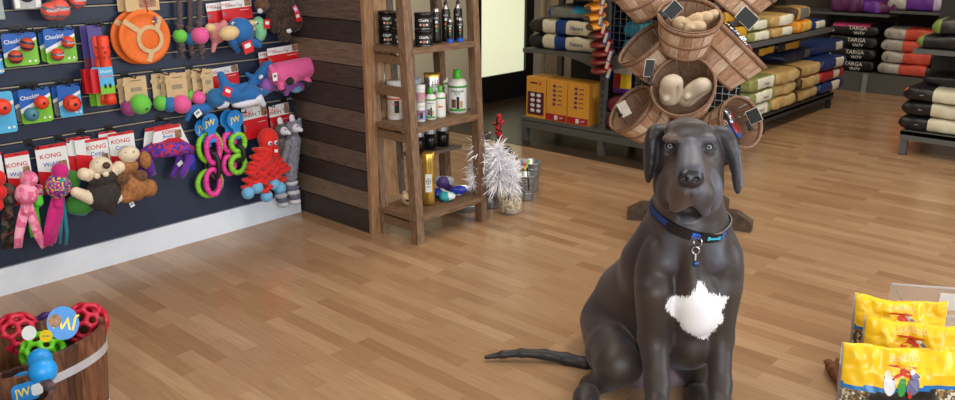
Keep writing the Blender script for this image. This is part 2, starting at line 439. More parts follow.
# trunk: deep chest, ribs running back, loin and rump on the floor
be(691, 292, 2.56, 46, 56, .16)
be(684, 326, 2.60, 38, 42, .16)
bc((668, 278, 2.68), (640, 302, 2.86), 46, 46); bc((665, 325, 2.66), (632, 322, 2.86), 36, 40)
be(627, 318, 2.90, 36, 36, .16)
# trapezius: neck flows into both shoulders
bc((672, 222, 2.58), (656, 262, 2.64), 26, 34, k=.06); bc((706, 224, 2.57), (716, 256, 2.58), 22, 26, k=.06)
# shoulders, upper arms, front legs
be(655, 276, 2.50, 20, 42, .075, k=.022); be(722, 276, 2.48, 21, 42, .075, k=.025)
bc((654, 292, 2.45), (654, 338, 2.46), 19, 16, k=.025); bc((654, 338, 2.46), (657, 385, 2.36), 15, 12.2, k=.02); bc((657, 385, 2.36), (657, 408, 2.30), 12.2, 12, k=.02)
bc((721, 292, 2.45), (720, 338, 2.44), 18, 13.5, k=.025); bc((720, 338, 2.44), (720, 385, 2.36), 12.5, 11.0, k=.02); bc((720, 385, 2.36), (720, 408, 2.30), 11, 11, k=.02)
# breastbone and keel of the chest between the legs
be(697, 308, 2.42, 20, 30, .06, k=.03); be(689, 340, 2.50, 24, 28, .10, k=.025)
bc((690, 246, 2.44), (694, 300, 2.41), 9, 13, k=.03)
bc((676, 240, 2.46), (668, 262, 2.45), 8, 7, slate, k=.03); bc((706, 242, 2.45), (716, 262, 2.43), 8, 7, slate, k=.03)
# hind legs: thigh, knee, shank, long foot
bc((610, 322, 2.86), (610, 352, 2.66), 30, 24, k=.03); bc((612, 350, 2.64), (617, 364, 2.52), 24, 23, k=.03); be(627, 366, 2.52, 15, 17, .06, k=.02)
bc((612, 376, 2.52), (592, 386, 2.60), 13, 12, k=.02); bc((590, 388, 2.60), (586, 402, 2.46), 11, 10, k=.015)
bc((682, 325, 2.86), (694, 362, 2.60), 26, 18, k=.03); bc((694, 368, 2.58), (700, 386, 2.60), 13, 10, k=.02); bc((700, 386, 2.60), (698, 404, 2.46), 9, 9, k=.015)
be(640, 372, 2.64, 18, 26, .08, skin, k=.02); be(674, 376, 2.66, 18, 24, .08, skin, k=.02)
# tail lying on the floor
tp = [(600, 366, 2.74), (585, 364, 2.735), (566, 359, 2.755), (545, 354.5, 2.77), (522, 353.0, 2.775), (503, 354.5, 2.775), (486, 357.5, 2.77)]; tr = [8, 7, 6.2, 5.2, 4.3, 3.6, 2.0]
for i in range(6): bc(tp[i], tp[i + 1], tr[i], tr[i + 1], darkc, k=.012)
# paws with toes
def paw(x, y, yaw, w=.05):
    cs, sn = math.cos(yaw), math.sin(yaw)
    def P(a, b, z): return (x + a * cs - b * sn, y + a * sn + b * cs, z)
    B.e(P(0, 0, .035), (w, .065, .036), body, RZ(yaw), k=.02)
    for a, f in ((-.036, -.045), (-.013, -.062), (.013, -.062), (.036, -.045)):
        B.e(P(a, f, .021), (.016, .032, .021), body, RZ(yaw + a * 3), k=.006)
        B.c(P(a, f - .026, .016), P(a, f - .038, .007), .0045, .002, darkc, k=.003)
p_ = D(657, 408, 2.30); paw(p_[0], p_[1] - .03, 0); p_ = D(720, 408, 2.30); paw(p_[0], p_[1] - .03, 0)
p_ = D(586, 402, 2.46); paw(p_[0], p_[1] - .0, -.25, .045); p_ = D(698, 404, 2.46); paw(p_[0], p_[1] - .0, .1, .042)
for (a_, b_) in (((657, 408, 2.30), (657, 420, 2.28)), ((720, 408, 2.30), (720, 420, 2.28))): bc(a_, b_, 11.5, 10, k=.02)
# neck
bc((690, 262, 2.56), (688, 210, 2.53), 36, 31); bc((688, 210, 2.53), (688, 160, 2.50), 31, 30)
be(690, 236, 2.48, 22, 22, .05)
# skull, brows, cheeks
be(687, 144, 2.50, 29, 26.5, .10, body, k=.02)
be(688, 165, 2.48, 34.5, 34, .085, body, k=.03); be(688, 188, 2.47, 34, 30, .075, body, k=.03)
be(688, 131, 2.44, 24, 12, .035, body, k=.02)
be(671, 138.5, 2.408, 9, 4.5, .018, brown, k=.02); be(707.5, 139, 2.408, 9, 4.5, .018, slate, k=.02)
# muzzle: straight bridge, square end, hanging flews
bc((689, 148, 2.40), (690.5, 172, 2.27), 10.5, 13, slate, k=.02)
bc((689, 172, 2.40), (690.5, 186, 2.29), 20, 17, brown, k=.025)
be(680, 194, 2.30, 12, 16, .055, brown, k=.02); be(702, 194, 2.30, 12, 16, .055, body, k=.02)
bc((685, 192, 2.25), (675, 207, 2.29), 7, 5.5, brown, k=.012); bc((696, 192, 2.25), (705, 211, 2.29), 7, 5.5, slate, k=.012)
be(667, 190, 2.38, 11, 22, .05, body, k=.03); be(711, 192, 2.38, 11, 22, .05, slate, k=.03)
def surf(px, py, b0=2.05, b1=2.6):
    bs_ = np.arange(b0, b1, .001); P = np.array([D(px, py, b) for b in bs_]); f = B.field(P); return float(bs_[np.argmax(f < 0)])
def onface(px, py, db=0):
    b = surf(px, py); return (px, py, b + db)
# mouth opening under the flews, then the chin inside it
q = onface(690, 211, .01); be(q[0], 213, q[2], 12.5, 8.5, .04, (24, 20, 22), k=.008, sub=True)
be(689.5, 205.5, q[2], 5.5, 6, .03, (24, 20, 22), k=.008, sub=True)
be(688.5, 220.5, q[2] + .016, 9.5, 4.5, .028, (120, 118, 122), k=.006)
# nose pad
q = onface(690.5, 178); be(690.5, 178, q[2] + .012, 12.5, 10, .024, None, k=.004)
for sx, yy in ((-1, 179), (1, 180)): q = onface(690.5 + sx * 6, yy, .002); be(690.5 + sx * 6, yy, q[2], 2.9, 2.6, .010, None, k=.002, sub=True)
q1_, q2_ = onface(690.5, 184), onface(689.5, 199); bc((690.5, 184, q1_[2]), (689.5, 199, q2_[2]), .9, .9, darkc, .003, True)
# eye sockets
EYES = []
for ex, ey, sg in ((670, 146.3, -1), (709.3, 147.3, 1)):
    q = onface(ex, ey, .004); be(ex, ey, q[2], 8.5, 6.5, .010, darkc, k=.016, sub=True)
    q = onface(ex, ey); be(ex, ey, q[2] + .004, 6.8, 5.2, .009, darkc, k=.005)
    q = onface(ex, ey); EYES.append((ex, ey, q[2])); be(ex, ey, q[2], 4.5, 2.7, .012, darkc, RY(sg * -.2), k=.0025, sub=True)
# ears: folded just below the crown, hanging flat beside the cheeks
def ear(pts, c=darkc):
    for (x, y, b, rx, ry, th) in pts:
        s = S(x, y, b); B.e(D(x, y, b), (rx * s, th, ry * s), c, None, .012)
ear([(661, 130, 2.49, 9, 6.5, .024), (655, 133, 2.475, 8, 8.5, .026), (651.3, 142, 2.465, 7, 10, .03), (650.3, 152, 2.46, 6.6, 11, .034), (649.7, 163, 2.455, 5.8, 10, .030), (648.8, 172, 2.45, 4.2, 8, .022), (648.2, 178.5, 2.45, 2.6, 5, .014)])
ear([(716, 131, 2.49, 9, 5.5, .024), (723, 135, 2.48, 9, 8, .026), (728.5, 143, 2.47, 8.5, 10, .03), (731.8, 152, 2.465, 7.5, 10, .032), (734.6, 162, 2.458, 5.4, 10, .03), (736.3, 172, 2.45, 4.2, 10, .024), (737.2, 181, 2.45, 4.2, 8, .018), (738, 188, 2.45, 3.4, 6.5, .012)], (50, 48, 52))
bc((739.5, 150, 2.43), (741, 186, 2.43), 1.0, 2.2, (120, 125, 135), k=.004)  # pale rim-light sheen painted along the right ear's outer edge
# None tint = nose
for i, p in enumerate(B.p):
    if p[3] is None: B.p[i] = p[:3] + ('NOSE',) + p[4:]
real = [p[3] for p in B.p]
def dog_mesh():
    global B
    keep = B.p
    B.p = [p[:3] + ((nose_m if p[3] == 'NOSE' else FUR),) + p[4:] for p in keep]
    me, V = B.mesh('dog_body')
    V = np.empty(len(me.vertices) * 3, np.float32); me.vertices.foreach_get('co', V); V = V.reshape(-1, 3).astype(float)
    W = np.zeros(len(V)); Cc = np.zeros((len(V), 3)); dm = np.full(len(V), 9.)
    ds = []
    for p in keep:
        c = p[3] if p[3] != 'NOSE' else (40, 38, 44)
        e = Blob.dist(p, V); e = np.abs(e) if p[6] else e
        ds.append(e); dm = np.minimum(dm, e)
    for p, e in zip(keep, ds):
        c = p[3] if p[3] != 'NOSE' else (40, 38, 44)
        w1 = np.exp(-(e - dm) / .006); W += w1; Cc += w1[:, None] * np.array(lin(c)[:3])
    Cc /= W[:, None]
    a = me.color_attributes.new('fur', 'FLOAT_COLOR', 'POINT'); a.data.foreach_set('color', np.concatenate([Cc, np.ones((len(V), 1))], 1).astype(np.float32).ravel())
    # white blaze on the chest: signed distance (m) to its star outline on the chest's front
    poly = [(700, 282), (704, 286), (708, 294), (716, 296), (728, 299), (727, 305), (722, 311), (724, 322), (717, 329), (709, 343), (702, 341), (692, 335), (686, 333), (681, 325), (674, 319), (667, 310), (670, 302), (682, 300), (688, 297), (694, 291)]
    q = np.array([D(x, y, 2.38)[::2] for x, y in poly]); P = V[:, [0, 2]]; n = len(q)
    dist = np.full(len(P), 9.); ins = np.zeros(len(P), bool)
    for i in range(n):
        a0, b0 = q[i], q[(i + 1) % n]; ab = b0 - a0; t = np.clip(((P - a0) @ ab) / (ab @ ab), 0, 1)
        dist = np.minimum(dist, np.linalg.norm(P - a0 - t[:, None] * ab, axis=1))
        c = (a0[1] > P[:, 1]) != (b0[1] > P[:, 1]); xx = a0[0] + (P[:, 1] - a0[1]) / (ab[1] if abs(ab[1]) > 1e-9 else 1e-9) * ab[0]
        ins ^= c & (P[:, 0] < xx)
    sd = np.where(ins, -dist, dist) - .003; sd[V[:, 1] > -.08] = .2
    a = me.attributes.new('patch', 'FLOAT', 'POINT'); a.data.foreach_set('value', sd.astype(np.float32))
    B.p = keep
    return me
dog = link(bpy.data.objects.new('dog', dog_mesh()), None, DOGM, 'large slate grey great dane sitting on the wood floor, white star patch on chest', 'dog')
# eyes
ew = mat('dog_eye_white', (58, 50, 50), .15, var=.05); iris = mat('pale_grey_iris', (186, 194, 202), .1, var=.1, scale=200); pup = mat('pupil', (8, 8, 10), .05)
for ex, ey, eb in EYES:
    r = .0125; c = Vector(D(ex, ey, eb + .0155)); v_ = (DOGM.inverted() @ CP - c).normalized(); M = dirm(c, v_)
    prof = [(r * math.sin(t), r * math.cos(t)) for t in np.linspace(.001, PI, 26)]
    prof = [(a, z, pup if a < .0034 and z > 0 else (iris if a < .0068 and z > 0 else ew)) for a, z in prof]
    MB().lathe(prof, ew, 20, M).build('eye', dog, label='pale grey eye')
# collar: follows the neck where a tilted plane cuts it
col_blue = mat('blue_collar_webbing', (28, 52, 110), .5, var=.15, scale=200, bump=.3); col_blk = mat('black_collar_plastic', (20, 20, 24), .35); chrome = mat('chrome', (210, 210, 215), .2, 1, var=0)
cyan = mat('cyan_bone_print', (60, 190, 220), .4); bri = mat('bright_blue_print', (50, 110, 225), .4)
cc = np.array(D(688, 214, 2.54)); lo_ = np.array(D(690, 239, 2.38)); axis_n = None
v1 = np.array([1, 0, -.22]); v1 /= np.linalg.norm(v1); v2 = lo_ - cc; v2 -= v1 * (v2 @ v1); v2 /= np.linalg.norm(v2); nrm = np.cross(v1, v2)
ring = []
ts = np.linspace(.03, .30, 220)
for i in range(64):
    a = 2 * PI * i / 64; dr = v1 * math.cos(a) + v2 * math.sin(a); f = B.field(cc + ts[:, None] * dr, True)
    j = np.argmax(f > 0) if (f > 0).any() else 150
    ring.append(ts[j])
rg_ = np.array(ring); rg_ = np.minimum(rg_, np.median(rg_) * 1.25)
for _ in range(6): rg_ = (np.roll(rg_, 1) + rg_ * 2 + np.roll(rg_, -1)) / 4
def band(m, r_off, th, wid, i0=0, i1=64, mt=None, off=0):
    vs = []; fs = []; N = i1 - i0 + 1
    for i in range(i0, i1 + 1):
        a = 2 * PI * i / 64; dr = v1 * math.cos(a) + v2 * math.sin(a); rr = rg_[i % 64] + r_off
        for (dr_, dw) in ((0, -wid / 2), (th, -wid / 2), (th, wid / 2), (0, wid / 2)): vs.append(cc + dr * (rr + dr_) + nrm * (dw + off))
    for i in range(N - 1):
        for k in range(4): fs.append((i * 4 + k, i * 4 + (k + 1) % 4, i * 4 + 4 + (k + 1) % 4, i * 4 + 4 + k))
    fs += [(0, 1, 2, 3), ((N - 1) * 4 + 3, (N - 1) * 4 + 2, (N - 1) * 4 + 1, (N - 1) * 4)]
    m.add(vs, fs, mt)
m = MB(); band(m, -.002, .005, .028, mt=col_blk); band(m, .0022, .0022, .019, mt=col_blue); collar = m.build('collar', dog, label='blue collar with black edging')
m = MB(); band(m, .003, .009, .034, 17, 23, col_blk); band(m, .002, .006, .033, 9, 15, col_blk); m.build('buckle', collar)
m = MB(); band(m, .0085, .001, .007, 10, 13, cyan); band(m, .0085, .001, .013, 10, 10, cyan)
for ii in (10, 13):
    for sg in (-1, 1):
        a = 2 * PI * ii / 64; dr = v1 * math.cos(a) + v2 * math.sin(a); m.ell(cc + dr * (rg_[ii] + .009) + nrm * sg * .003, (.004, .0015, .004), cyan)
m.build('printed_bone', collar, label='cyan bone printed on collar'); m = MB(); band(m, .0046, .001, .017, 15, 17, bri); m.build('bright_band', collar); m = MB(); band(m, .0046, .001, .02, 7, 9, bri); m.build('bright_band', collar)
a = 2 * PI * 16 / 64; bot = Vector(cc + v2 * (rg_[16] + .012))
m = MB()
def ringp(c, r, nx, ny, n=20): return [Vector(c) + Vector(nx) * r * math.cos(2 * PI * i / n) + Vector(ny) * r * math.sin(2 * PI * i / n) for i in range(n)]
m.tube(ringp(bot + Vector((.004, -.004, -.012)), .016, (.6, -.8, 0), (0, 0, 1)), .0022, chrome, 8, closed=True); m.build('collar_ring', collar)
m = MB(); m.tube(ringp(bot + Vector((-.001, -.008, -.040)), .012, (.9, -.3, 0), (0, 0, 1)), .0022, chrome, 8, closed=True)
m.box(bot + Vector((0, -.008, -.063)), (.006, .004, .022), chrome, bev=.001); m.lathe([(0, .0008), (.009, .0008), (.009, -.0008), (0, -.0008)], mat('blue_tag', (60, 90, 150), .3, .6), 16, T(*(bot + Vector((.004, -.009, -.086)))) @ RX(PI / 2)); m.build('collar_tag', collar)
# ================================================================== TOYS ON THE SLAT WALL
Wb = Matrix.Identity(4)
def wscale(px, py, z=0.04):
    p = at_y(px, py, SY - z); return (p - CP).dot(FW) / FPX      # metres per photo pixel there
class WT:
    """frame on the slat wall: x along the wall, y up, z out of the wall"""
    def __init__(s, px, py, z=.0):
        p = at_y(px, py, SY - z); s.M = basis(p, (1, 0, 0), (0, 0, 1), (0, -1, 0)); s.I = s.M.inverted(); s.s = wscale(px, py, z); s.z = z
    def L(s, px, py, z=0): return s.I @ at_y(px, py, SY - s.z - z)
    def rect(s, x0, y0, x1, y1, z=0):
        xm, ym = (x0 + x1) / 2, (y0 + y1) / 2
        a, b, c, d = s.L(x0, ym, z), s.L(x1, ym, z), s.L(xm, y0, z), s.L(xm, y1, z)
        return s.L(xm, ym, z), b.x - a.x, c.y - d.y
def rrect(w, h, r=.008, n=4, cx=0, cy=0):
    p = []
    for (sx, sy, a0) in ((1, 1, 0), (-1, 1, PI / 2), (-1, -1, PI), (1, -1, 1.5 * PI)):
        for i in range(n + 1):
            a = a0 + PI / 2 * i / n; p.append((cx + sx * (w / 2 - r) + r * math.cos(a), cy + sy * (h / 2 - r) + r * math.sin(a)))
    return p
def clip(poly, a, b, c):
    """keep a*x+b*y<=c"""
    out = []
    for i in range(len(poly)):
        p, q = poly[i - 1], poly[i]; dp, dq = a * p[0] + b * p[1] - c, a * q[0] + b * q[1] - c
        if (dp <= 0) != (dq <= 0): t = dp / (dp - dq); out.append((p[0] + (q[0] - p[0]) * t, p[1] + (q[1] - p[1]) * t))
        if dq <= 0: out.append(q)
    return out
cblue = mat('card_royal_blue', (28, 92, 178), .35, var=.04); cgreen = mat('card_lime_green', (120, 190, 50), .35, var=.04); cwhite = mat('card_white', (228, 230, 228), .4, var=.02)
ccyan = mat('card_sky_blue', (80, 175, 220), .35, var=.05); cred = mat('card_red', (205, 28, 36), .35, var=.03); ctan = mat('kraft_card', (200, 172, 128), .7, var=.08); cpurp = mat('card_violet', (78, 66, 140), .4)
cblk = mat('print_black', (24, 24, 26), .5); cphoto = mat('card_photo_brown', (150, 110, 80), .5, var=.5, scale=60); cgrey = mat('card_grey', (120, 120, 120), .5)
orange = mat('orange_rubber', (232, 66, 34), .45, var=.05); rust = mat('rust_rubber', (196, 74, 40), .5); teal = mat('teal_rubber', (70, 130, 150), .5); stripe_n = mat('navy_rubber', (36, 44, 84), .5); greyst = mat('grey_rubber', (92, 92, 110), .5)
clear = mat('clear_plastic', (235, 235, 235), .08, var=0, alpha=.07)
hookm = mat('black_hook_steel', (16, 16, 18), .35)
yel = mat('print_yellow', (250, 215, 40), .4); lblue = mat('tag_blue', (30, 130, 205), .35)
hk = None
def hook(px, py, lb, ln=.11):
    global hk
    t = WT(px, py, .012)
    if hk is None:
        m = MB(); m.box((0, .004, .004), (.038, .032, .006), hookm, bev=.002); m.tube([(0, 0, .006), (0, -.004, ln), (0, .002, ln + .008), (0, .016, ln + .01)], .0032, hookm, 8)
        hk = m.build('display_hook', None, t.M, lb, 'hook', 'display hooks on the slat wall')
    else: copy_tree(hk, t.M, lb)
def striped_ball(m, c, r, base, st, axis, M=None, w_=.16):
    R = dirm(c, axis)
    prof = [(r * math.sin(a), r * math.cos(a)) for a in np.linspace(.001, PI - .001, 19)]
    prof = [(a, z, st if (abs(abs(z / r) - .42) < w_ / 2 + .02) else base) for a, z in prof]
    m.lathe(prof, base, 20, (M @ R) if M is not None else R)
def ball_pack(x0, y0, x1, y1, z, balls, label, text='Chuckit!', back=None, lowc=cgreen, slots=False, tilt=0, group=None, topc=None):
    topc = topc or cblue
    t = WT((x0 + x1) / 2, (y0 + y1) / 2, z); c, w_, h = t.rect(x0, y0, x1, y1)
    root = thing('ball_pack', label, 'toy', t.M, group)
    P = rrect(w_, h, .012); m = MB(); m.prism(P, -.001, .001, lowc)
    m.prism(clip(P, .5, -1, -h * .02), .001, .0014, cwhite); m.prism(clip(P, .45, -1, -h * .13), .0014, .0018, topc)
    m.box((0, h * .46, 0), (.022, .004, .0045), cblk)
    if text: m.text(text, (-w_ * .16, h * .26, .0022), .017, cwhite, sx=.95, rot=.07)
    for i in range(2): m.prism([(q[0] * .0065 + w_ * (.22 + .17 * i), q[1] * .0065 - h * .38) for q in rrect(1.6, 1.6, .7)], .001, .0016, cwhite)
    m.build('card', root)
    for (bx, by, r, bc_, sc_, ax) in balls:
        q = t.L(bx, by, .02); rr = r * t.s
        m = MB()
        if sc_ is not None: striped_ball(m, q, rr, bc_, sc_, ax)
        else: m.ell(q, rr, bc_); m.ell(q + Vector((0, 0, rr * .93)), (rr * .22, rr * .22, rr * .12), cblk)
        if slots:
            for a in range(5): m.ell(q + Vector((rr * .7 * math.cos(a * 1.26 + .3), rr * .7 * math.sin(a * 1.26 + .3), rr * .66)), (rr * .34, rr * .1, rr * .1), mat('slot_dark_red', (120, 30, 20), .6), rot=Matrix.Rotation(a * 1.26 + 1.9, 3, 'Z'))
        if text and sc_ is greyst: m.text('Chuckit!', q + Vector((rr * .1, 0, rr * 1.01)), .007, cwhite)
        m.build('ball', root)
    return root
A1 = (.2, 1, .15)
ball_pack(-9, 53, 3, 74, .05, [], 'edge of a sky blue toy card left of the rust ball pack', text=None, lowc=ccyan)
ball_pack(3, 33, 38, 66, .07, [(27, 44.5, 6.8, rust, stripe_n, A1), (15.5, 57, 6.8, rust, stripe_n, (0, 1, .2))], 'ball pack with two rust balls striped navy on blue and green card')
ball_pack(40, 32, 52, 62, .045, [], 'ball pack mostly hidden behind the pack of two bright orange balls', text=None)
ball_pack(45, 28, 76, 63, .075, [(68, 42.5, 6.3, orange, greyst, (.2, 1, .3)), (57.5, 54.5, 6.3, orange, greyst, (-.1, 1, .3))], 'ball pack with two bright orange balls with grey seams on blue and green card')
ball_pack(-16, 92, 15.5, 134, .07, [(2, 107, 8.6, orange, None, 0)], 'sky blue toy card with one orange ball cut by the left edge of the photo', text=None, lowc=ccyan, topc=ccyan)
ball_pack(15, 91, 27, 122, .045, [], 'card edge showing behind the pack with an orange and a teal ball', text=None, lowc=cgrey, topc=cblue)
ball_pack(20, 88, 52, 123, .075, [(41.5, 102.5, 6.9, orange, None, 0), (31.5, 114.3, 6.9, teal, None, 0)], 'ball pack with one orange and one teal rubber ball')
ball_pack(53, 86, 63, 116, .045, [], 'blue card edge behind the pack with the slotted orange ball', text=None, lowc=cgrey)
ball_pack(58.5, 84, 81.5, 117, .075, [(72, 103.5, 8.6, orange, None, 0)], 'small blue card holding one slotted orange erratic bounce ball', text=None, lowc=ccyan, slots=True)
for x, y, w_ in ((13, 30, 'the rust ball pack, left of two'), (22, 29, 'the rust ball pack, right of two'), (52, 27.5, 'the pack behind the bright orange pair'), (61, 27, 'the bright orange ball pair'), (24, 86, 'the teal ball pack, left of two'), (33, 85.5, 'the teal ball pack, right of two'), (59, 82.5, 'the pack behind the slotted ball'), (69, 82, 'the slotted orange ball pack'), (89, 24, 'the rear fetch stick card'), (98, 23, 'the front fetch stick card'), (124, 75, 'the green ball with a hole'), (157, 72, 'the middle cluster of felt balls'), (189, 69, 'the blue felt ball'), (28, 144, 'the pink camouflage tug toy'), (58, 138, 'the rainbow tug toy'), (80, 132, 'the mole'), (108, 128, 'the caramel monkey'), (158, 118, 'the violet tug bundles'), (196, 117, 'the pink ring chain'), (233, 110, 'the small green ring chain'), (262, 104, 'the red octopus'), (283, 100, 'the grey raccoon')): hook(x, y, 'black display hook on the slat wall above ' + w_)
# top row: netted balls and blister pack
def net_balls(bl, label, z=.05):
    t = WT(bl[0][0], bl[0][1], z); root = thing('netted_ball_pack', label, 'toy', t.M)
    pts = []
    for (x, y, r) in bl:
        q = t.L(x, y, .045 if r > 8 else .02); m = MB(); striped_ball(m, q, r * t.s, orange, greyst, (.15, 1, .2)); m.text('Chuckit!', q + Vector((0, .003, r * t.s * 1.01)), .011, cwhite); m.build('ball', root); pts.append((q, r * t.s))
    bl_ = Blob(.006, .02)
    for q, r in pts: bl_.e(q, r * 1.07, clear)
    bl_.build('clear_bag', root)
net_balls([(59, 9.5, 10.2), (50, 11, 8.5), (58, -8, 9)], 'clear bag of bright orange balls with grey seams, left of two in the top row')
net_balls([(77, .5, 8), (76, -14, 8)], 'clear bag of orange balls in the top row, nearest the orange flying discs', .06)
t = WT(24, -2, .04); c, w_, h = t.rect(11, -14, 39, 9)
r0 = thing('blister_pack', 'grey and white blister pack at the top left above the rust ball pack', 'toy', t.M); m = MB(); m.box((0, 0, .018), (w_, h, .03), cgrey, bev=.004); m.prism(rrect(w_ * .98, h * .9, .006), .0335, .0345, mat('pack_silver', (170, 172, 170), .35)); m.build('card', r0)
m = MB(); m.ell((-.0, .01, .034), (w_ * .3, h * .28, .012), mat('pack_dark_window', (50, 56, 76), .3)); m.box((w_ * .36, -.01, .036), (.02, h * .6, .002), cwhite); m.box((-w_ * .38, -.01, .036), (.018, h * .6, .002), cwhite); m.build('toy_window', r0)
t = WT(-4, 5, .04); MB().box((0, 0, 0), (.05, .12, .02), mat('pale_pack', (150, 160, 160), .4), bev=.003).build('toy_pack', None, t.M, 'pale grey pack edge in the very top left corner', 'toy')
# orange fetch sticks on violet cards
def stick(x, z, label, full=True):
    t = WT(x, 66, z); root = thing('fetch_stick_pack', label, 'toy', t.M); c, w_, h = t.rect(x - 7, 26, x + 7, 107)
    P = rrect(w_, h, .004); m = MB(); m.prism(P, -.001, .001, cgreen); m.prism(clip(P, 0, -1, h * .2), .001, .0014, mat('card_wine', (120, 50, 80), .4)); m.prism(clip(P, 0, -1, -h * .1), .0014, .0018, cpurp); m.build('card', root)
    m = MB(); q0 = t.L(x + 3, 36, .028); q1 = t.L(x + 3, 105, .028); rr = 5.6 * t.s
    dk = mat('slot_dark_red', (120, 30, 20), .6)
    prof = [(0, q1.y), (rr * 1.02, q1.y), (rr, q1.y + .03), (rr * .82, q1.y + .045), (rr, q1.y + .06), (rr, 0), (rr * .85, q0.y - .09), (rr * 1.02, q0.y - .075), (rr, q0.y - .004), (rr * .9, q0.y), (0, q0.y)]
    m.lathe(prof, orange, 18, T(q0.x, 0, q0.z) @ RX(-PI / 2) @ SCL(1, 1, 1))
    for k, yy in enumerate((q0.y - .05, q0.y - .072, q0.y - .095)):
        for a in (-.5, .5):
            px_, pz_ = q0.x + rr * math.sin(a + .25 * (k % 2)), q0.z + rr * math.cos(a + .25 * (k % 2))
            m.add([(px_ - .007, yy + .006, pz_ + .001), (px_ + .007, yy + .006, pz_ + .001), (px_, yy - .007, pz_ + .002)], [(0, 2, 1)] if k % 2 else [(0, 2, 1)], dk)
    m.build('fetch_stick', root)
    q, w2, h2 = t.rect(x - 6, 69, x + 2, 93, .03)
    m = MB(); m.box(q + Vector((-.012, 0, -.002)), (w2, h2, .03), cred)
    if full:
        q, w2, h2 = t.rect(x + .5, 67, x + 15, 94, .062); m.prism(rrect(w2, h2, .004, 4, q.x, q.y), q.z, q.z + .0015, ccyan); m.prism(clip(rrect(w2, h2, .004, 4, q.x, q.y), 0, 1, q.y - h2 * .2), q.z + .0015, q.z + .002, cgreen)
        m.text('Chuckit!', (q.x, q.y + h2 * .34, q.z + .0025), .011, cwhite); m.text('RUGGED', (q.x, q.y + h2 * .16, q.z + .0025), .01, orange)
        for dx in (-.01, .012): m.ell((q.x + dx, q.y - h2 * .2, q.z + .003), (.006, .011, .003), cblk)
    m.build('label_sleeve', root)
stick(92, .05, 'orange fetch stick on violet card, partly hidden behind the front one')
stick(99, .09, 'orange fetch stick on violet card with blue label, in front')
# flying discs
disc_o = mat('orange_disc_fabric', (226, 108, 34), .6, var=.06)
def disc(x, z, label, front):
    t = WT(x, 37, z); root = thing('flying_disc', label, 'toy', t.M); R = 27 * t.s
    prof = [(0, .004), (R * .45, .004), (R * .5, .001), (R * .78, .002), (R * .82, .006), (R * .97, .006), (R, 0), (R * .97, -.012), (R * .9, -.004), (0, -.002)]
    m = MB(); m.lathe(prof, disc_o, 48, RZ(0)); m.build('disc', root)
    m = MB(); oc = t.L(x + 4.5, 39, 0); Ro = 14 * t.s; Ri = 10 * t.s; N = 40
    vs = []; fs = []
    for i in range(N):
        a = 2 * PI * i / N
        for r_ in (Ri, Ro): vs.append((oc.x + r_ * math.cos(a), oc.y + r_ * math.sin(a), .009))
    for i in range(N): j = (i + 1) % N; fs.append((2 * i, 2 * i + 1, 2 * j + 1, 2 * j))
    m.add(vs, fs, ctan)
    def arm(p, q, w2):
        p, q = Vector(p), Vector(q); d = (q - p).normalized(); n_ = Vector((-d.y, d.x, 0)) * w2
        m.add([p + n_, p - n_, q - n_, q + n_], [(0, 1, 2, 3)], ctan)
    o3 = Vector((oc.x, oc.y, .0093))
    for a, ln in ((2.45, R * 1.0), (.85, R * .95), (-1.55, R * .9)):
        d = Vector((math.cos(a), math.sin(a), 0)); arm(o3 + d * Ro * .85, Vector((d.x * ln, d.y * ln, .0093)), .012)
    q = t.L(x + 9, 20, 0); 
    star = [(q.x + (.017 if i % 2 == 0 else .007) * math.cos(i * PI / 5 + .4), q.y + (.024 if i % 2 == 0 else .007) * math.sin(i * PI / 5 + .4)) for i in range(10)]
    m.prism(star, .0095, .0105, mat('print_purple', (70, 40, 120), .5)); m.ell((q.x - .01, q.y - .006, .0105), (.008, .004, .001), yel); m.build('card_collar', root)
    m = MB(); q, w2, h2 = t.rect(x - 20, -12, x + 14, 11, -.01); m.prism(rrect(w2, h2, .004, 4, q.x, q.y), -.012, -.01, ctan); m.prism(rrect(w2 * .5, h2 * .7, .004, 4, q.x + w2 * .15, q.y), -.01, -.0095, cphoto)
    m.tube([(q.x + .01, q.y + .02, 0), (q.x + .012, q.y - h2 * .55, .006)], .003, mat('red_cord', (180, 30, 40), .6), 6); m.build('header_card', root)
disc(137, .05, 'orange fabric flying disc behind another, in the top row', False)
disc(145, .085, 'orange fabric flying disc with a kraft card ring, in front', True)
# braided rope toys with a ball
ropem = mat('grey_brown_rope', (92, 78, 78), .9, var=.35, scale=90, bump=.8)
def felt(name, c): return mat(name, c, .85, var=.08, scale=120, bump=.3, sheen=.3)
pinkb = felt('pink_felt', (225, 90, 150)); greenb = felt('green_felt', (105, 195, 70)); blueb = felt('blue_felt', (40, 110, 165))
def rope(x, y, r, mt, z, label):
    t = WT(x, y, z); root = thing('rope_ball_toy', label, 'toy', t.M); top = t.L(x - 1, -12); bot = t.L(x + .5, y + r + 16)
    n = 40; m = MB()
    for k in range(3):
        pts = []
        for i in range(n + 1):
            u = i / n; p = top.lerp(Vector((0, 0, 0)), u); a = u * 34 + k * 2.1; pts.append(p + Vector((math.cos(a) * .0075, 0, math.sin(a) * .0075)))
        m.tube(pts, .0068, ropem, 7)
    for (yy, sc_) in ((r * t.s + .012, .021), (-r * t.s - .012, .018), (-r * t.s - .035, .02)):
        for k in range(5): m.ell((math.cos(k * 1.3) * .006, yy + .004 * math.sin(k * 2.2), math.sin(k * 1.3) * .006), (sc_ * .9, sc_ * .5, sc_ * .9), ropem, rot=Matrix.Rotation(k * .7, 3, 'Z'))
    for k in range(6): m.tube([(0, -r * t.s - .05, 0), (.012 * math.cos(k), -r * t.s - .07, .012 * math.sin(k))], [.006, .003], ropem, 5)
    m.build('braided_rope', root); MB().ell((0, 0, 0), r * t.s, mt, seg=24, rings=16).build('ball', root)
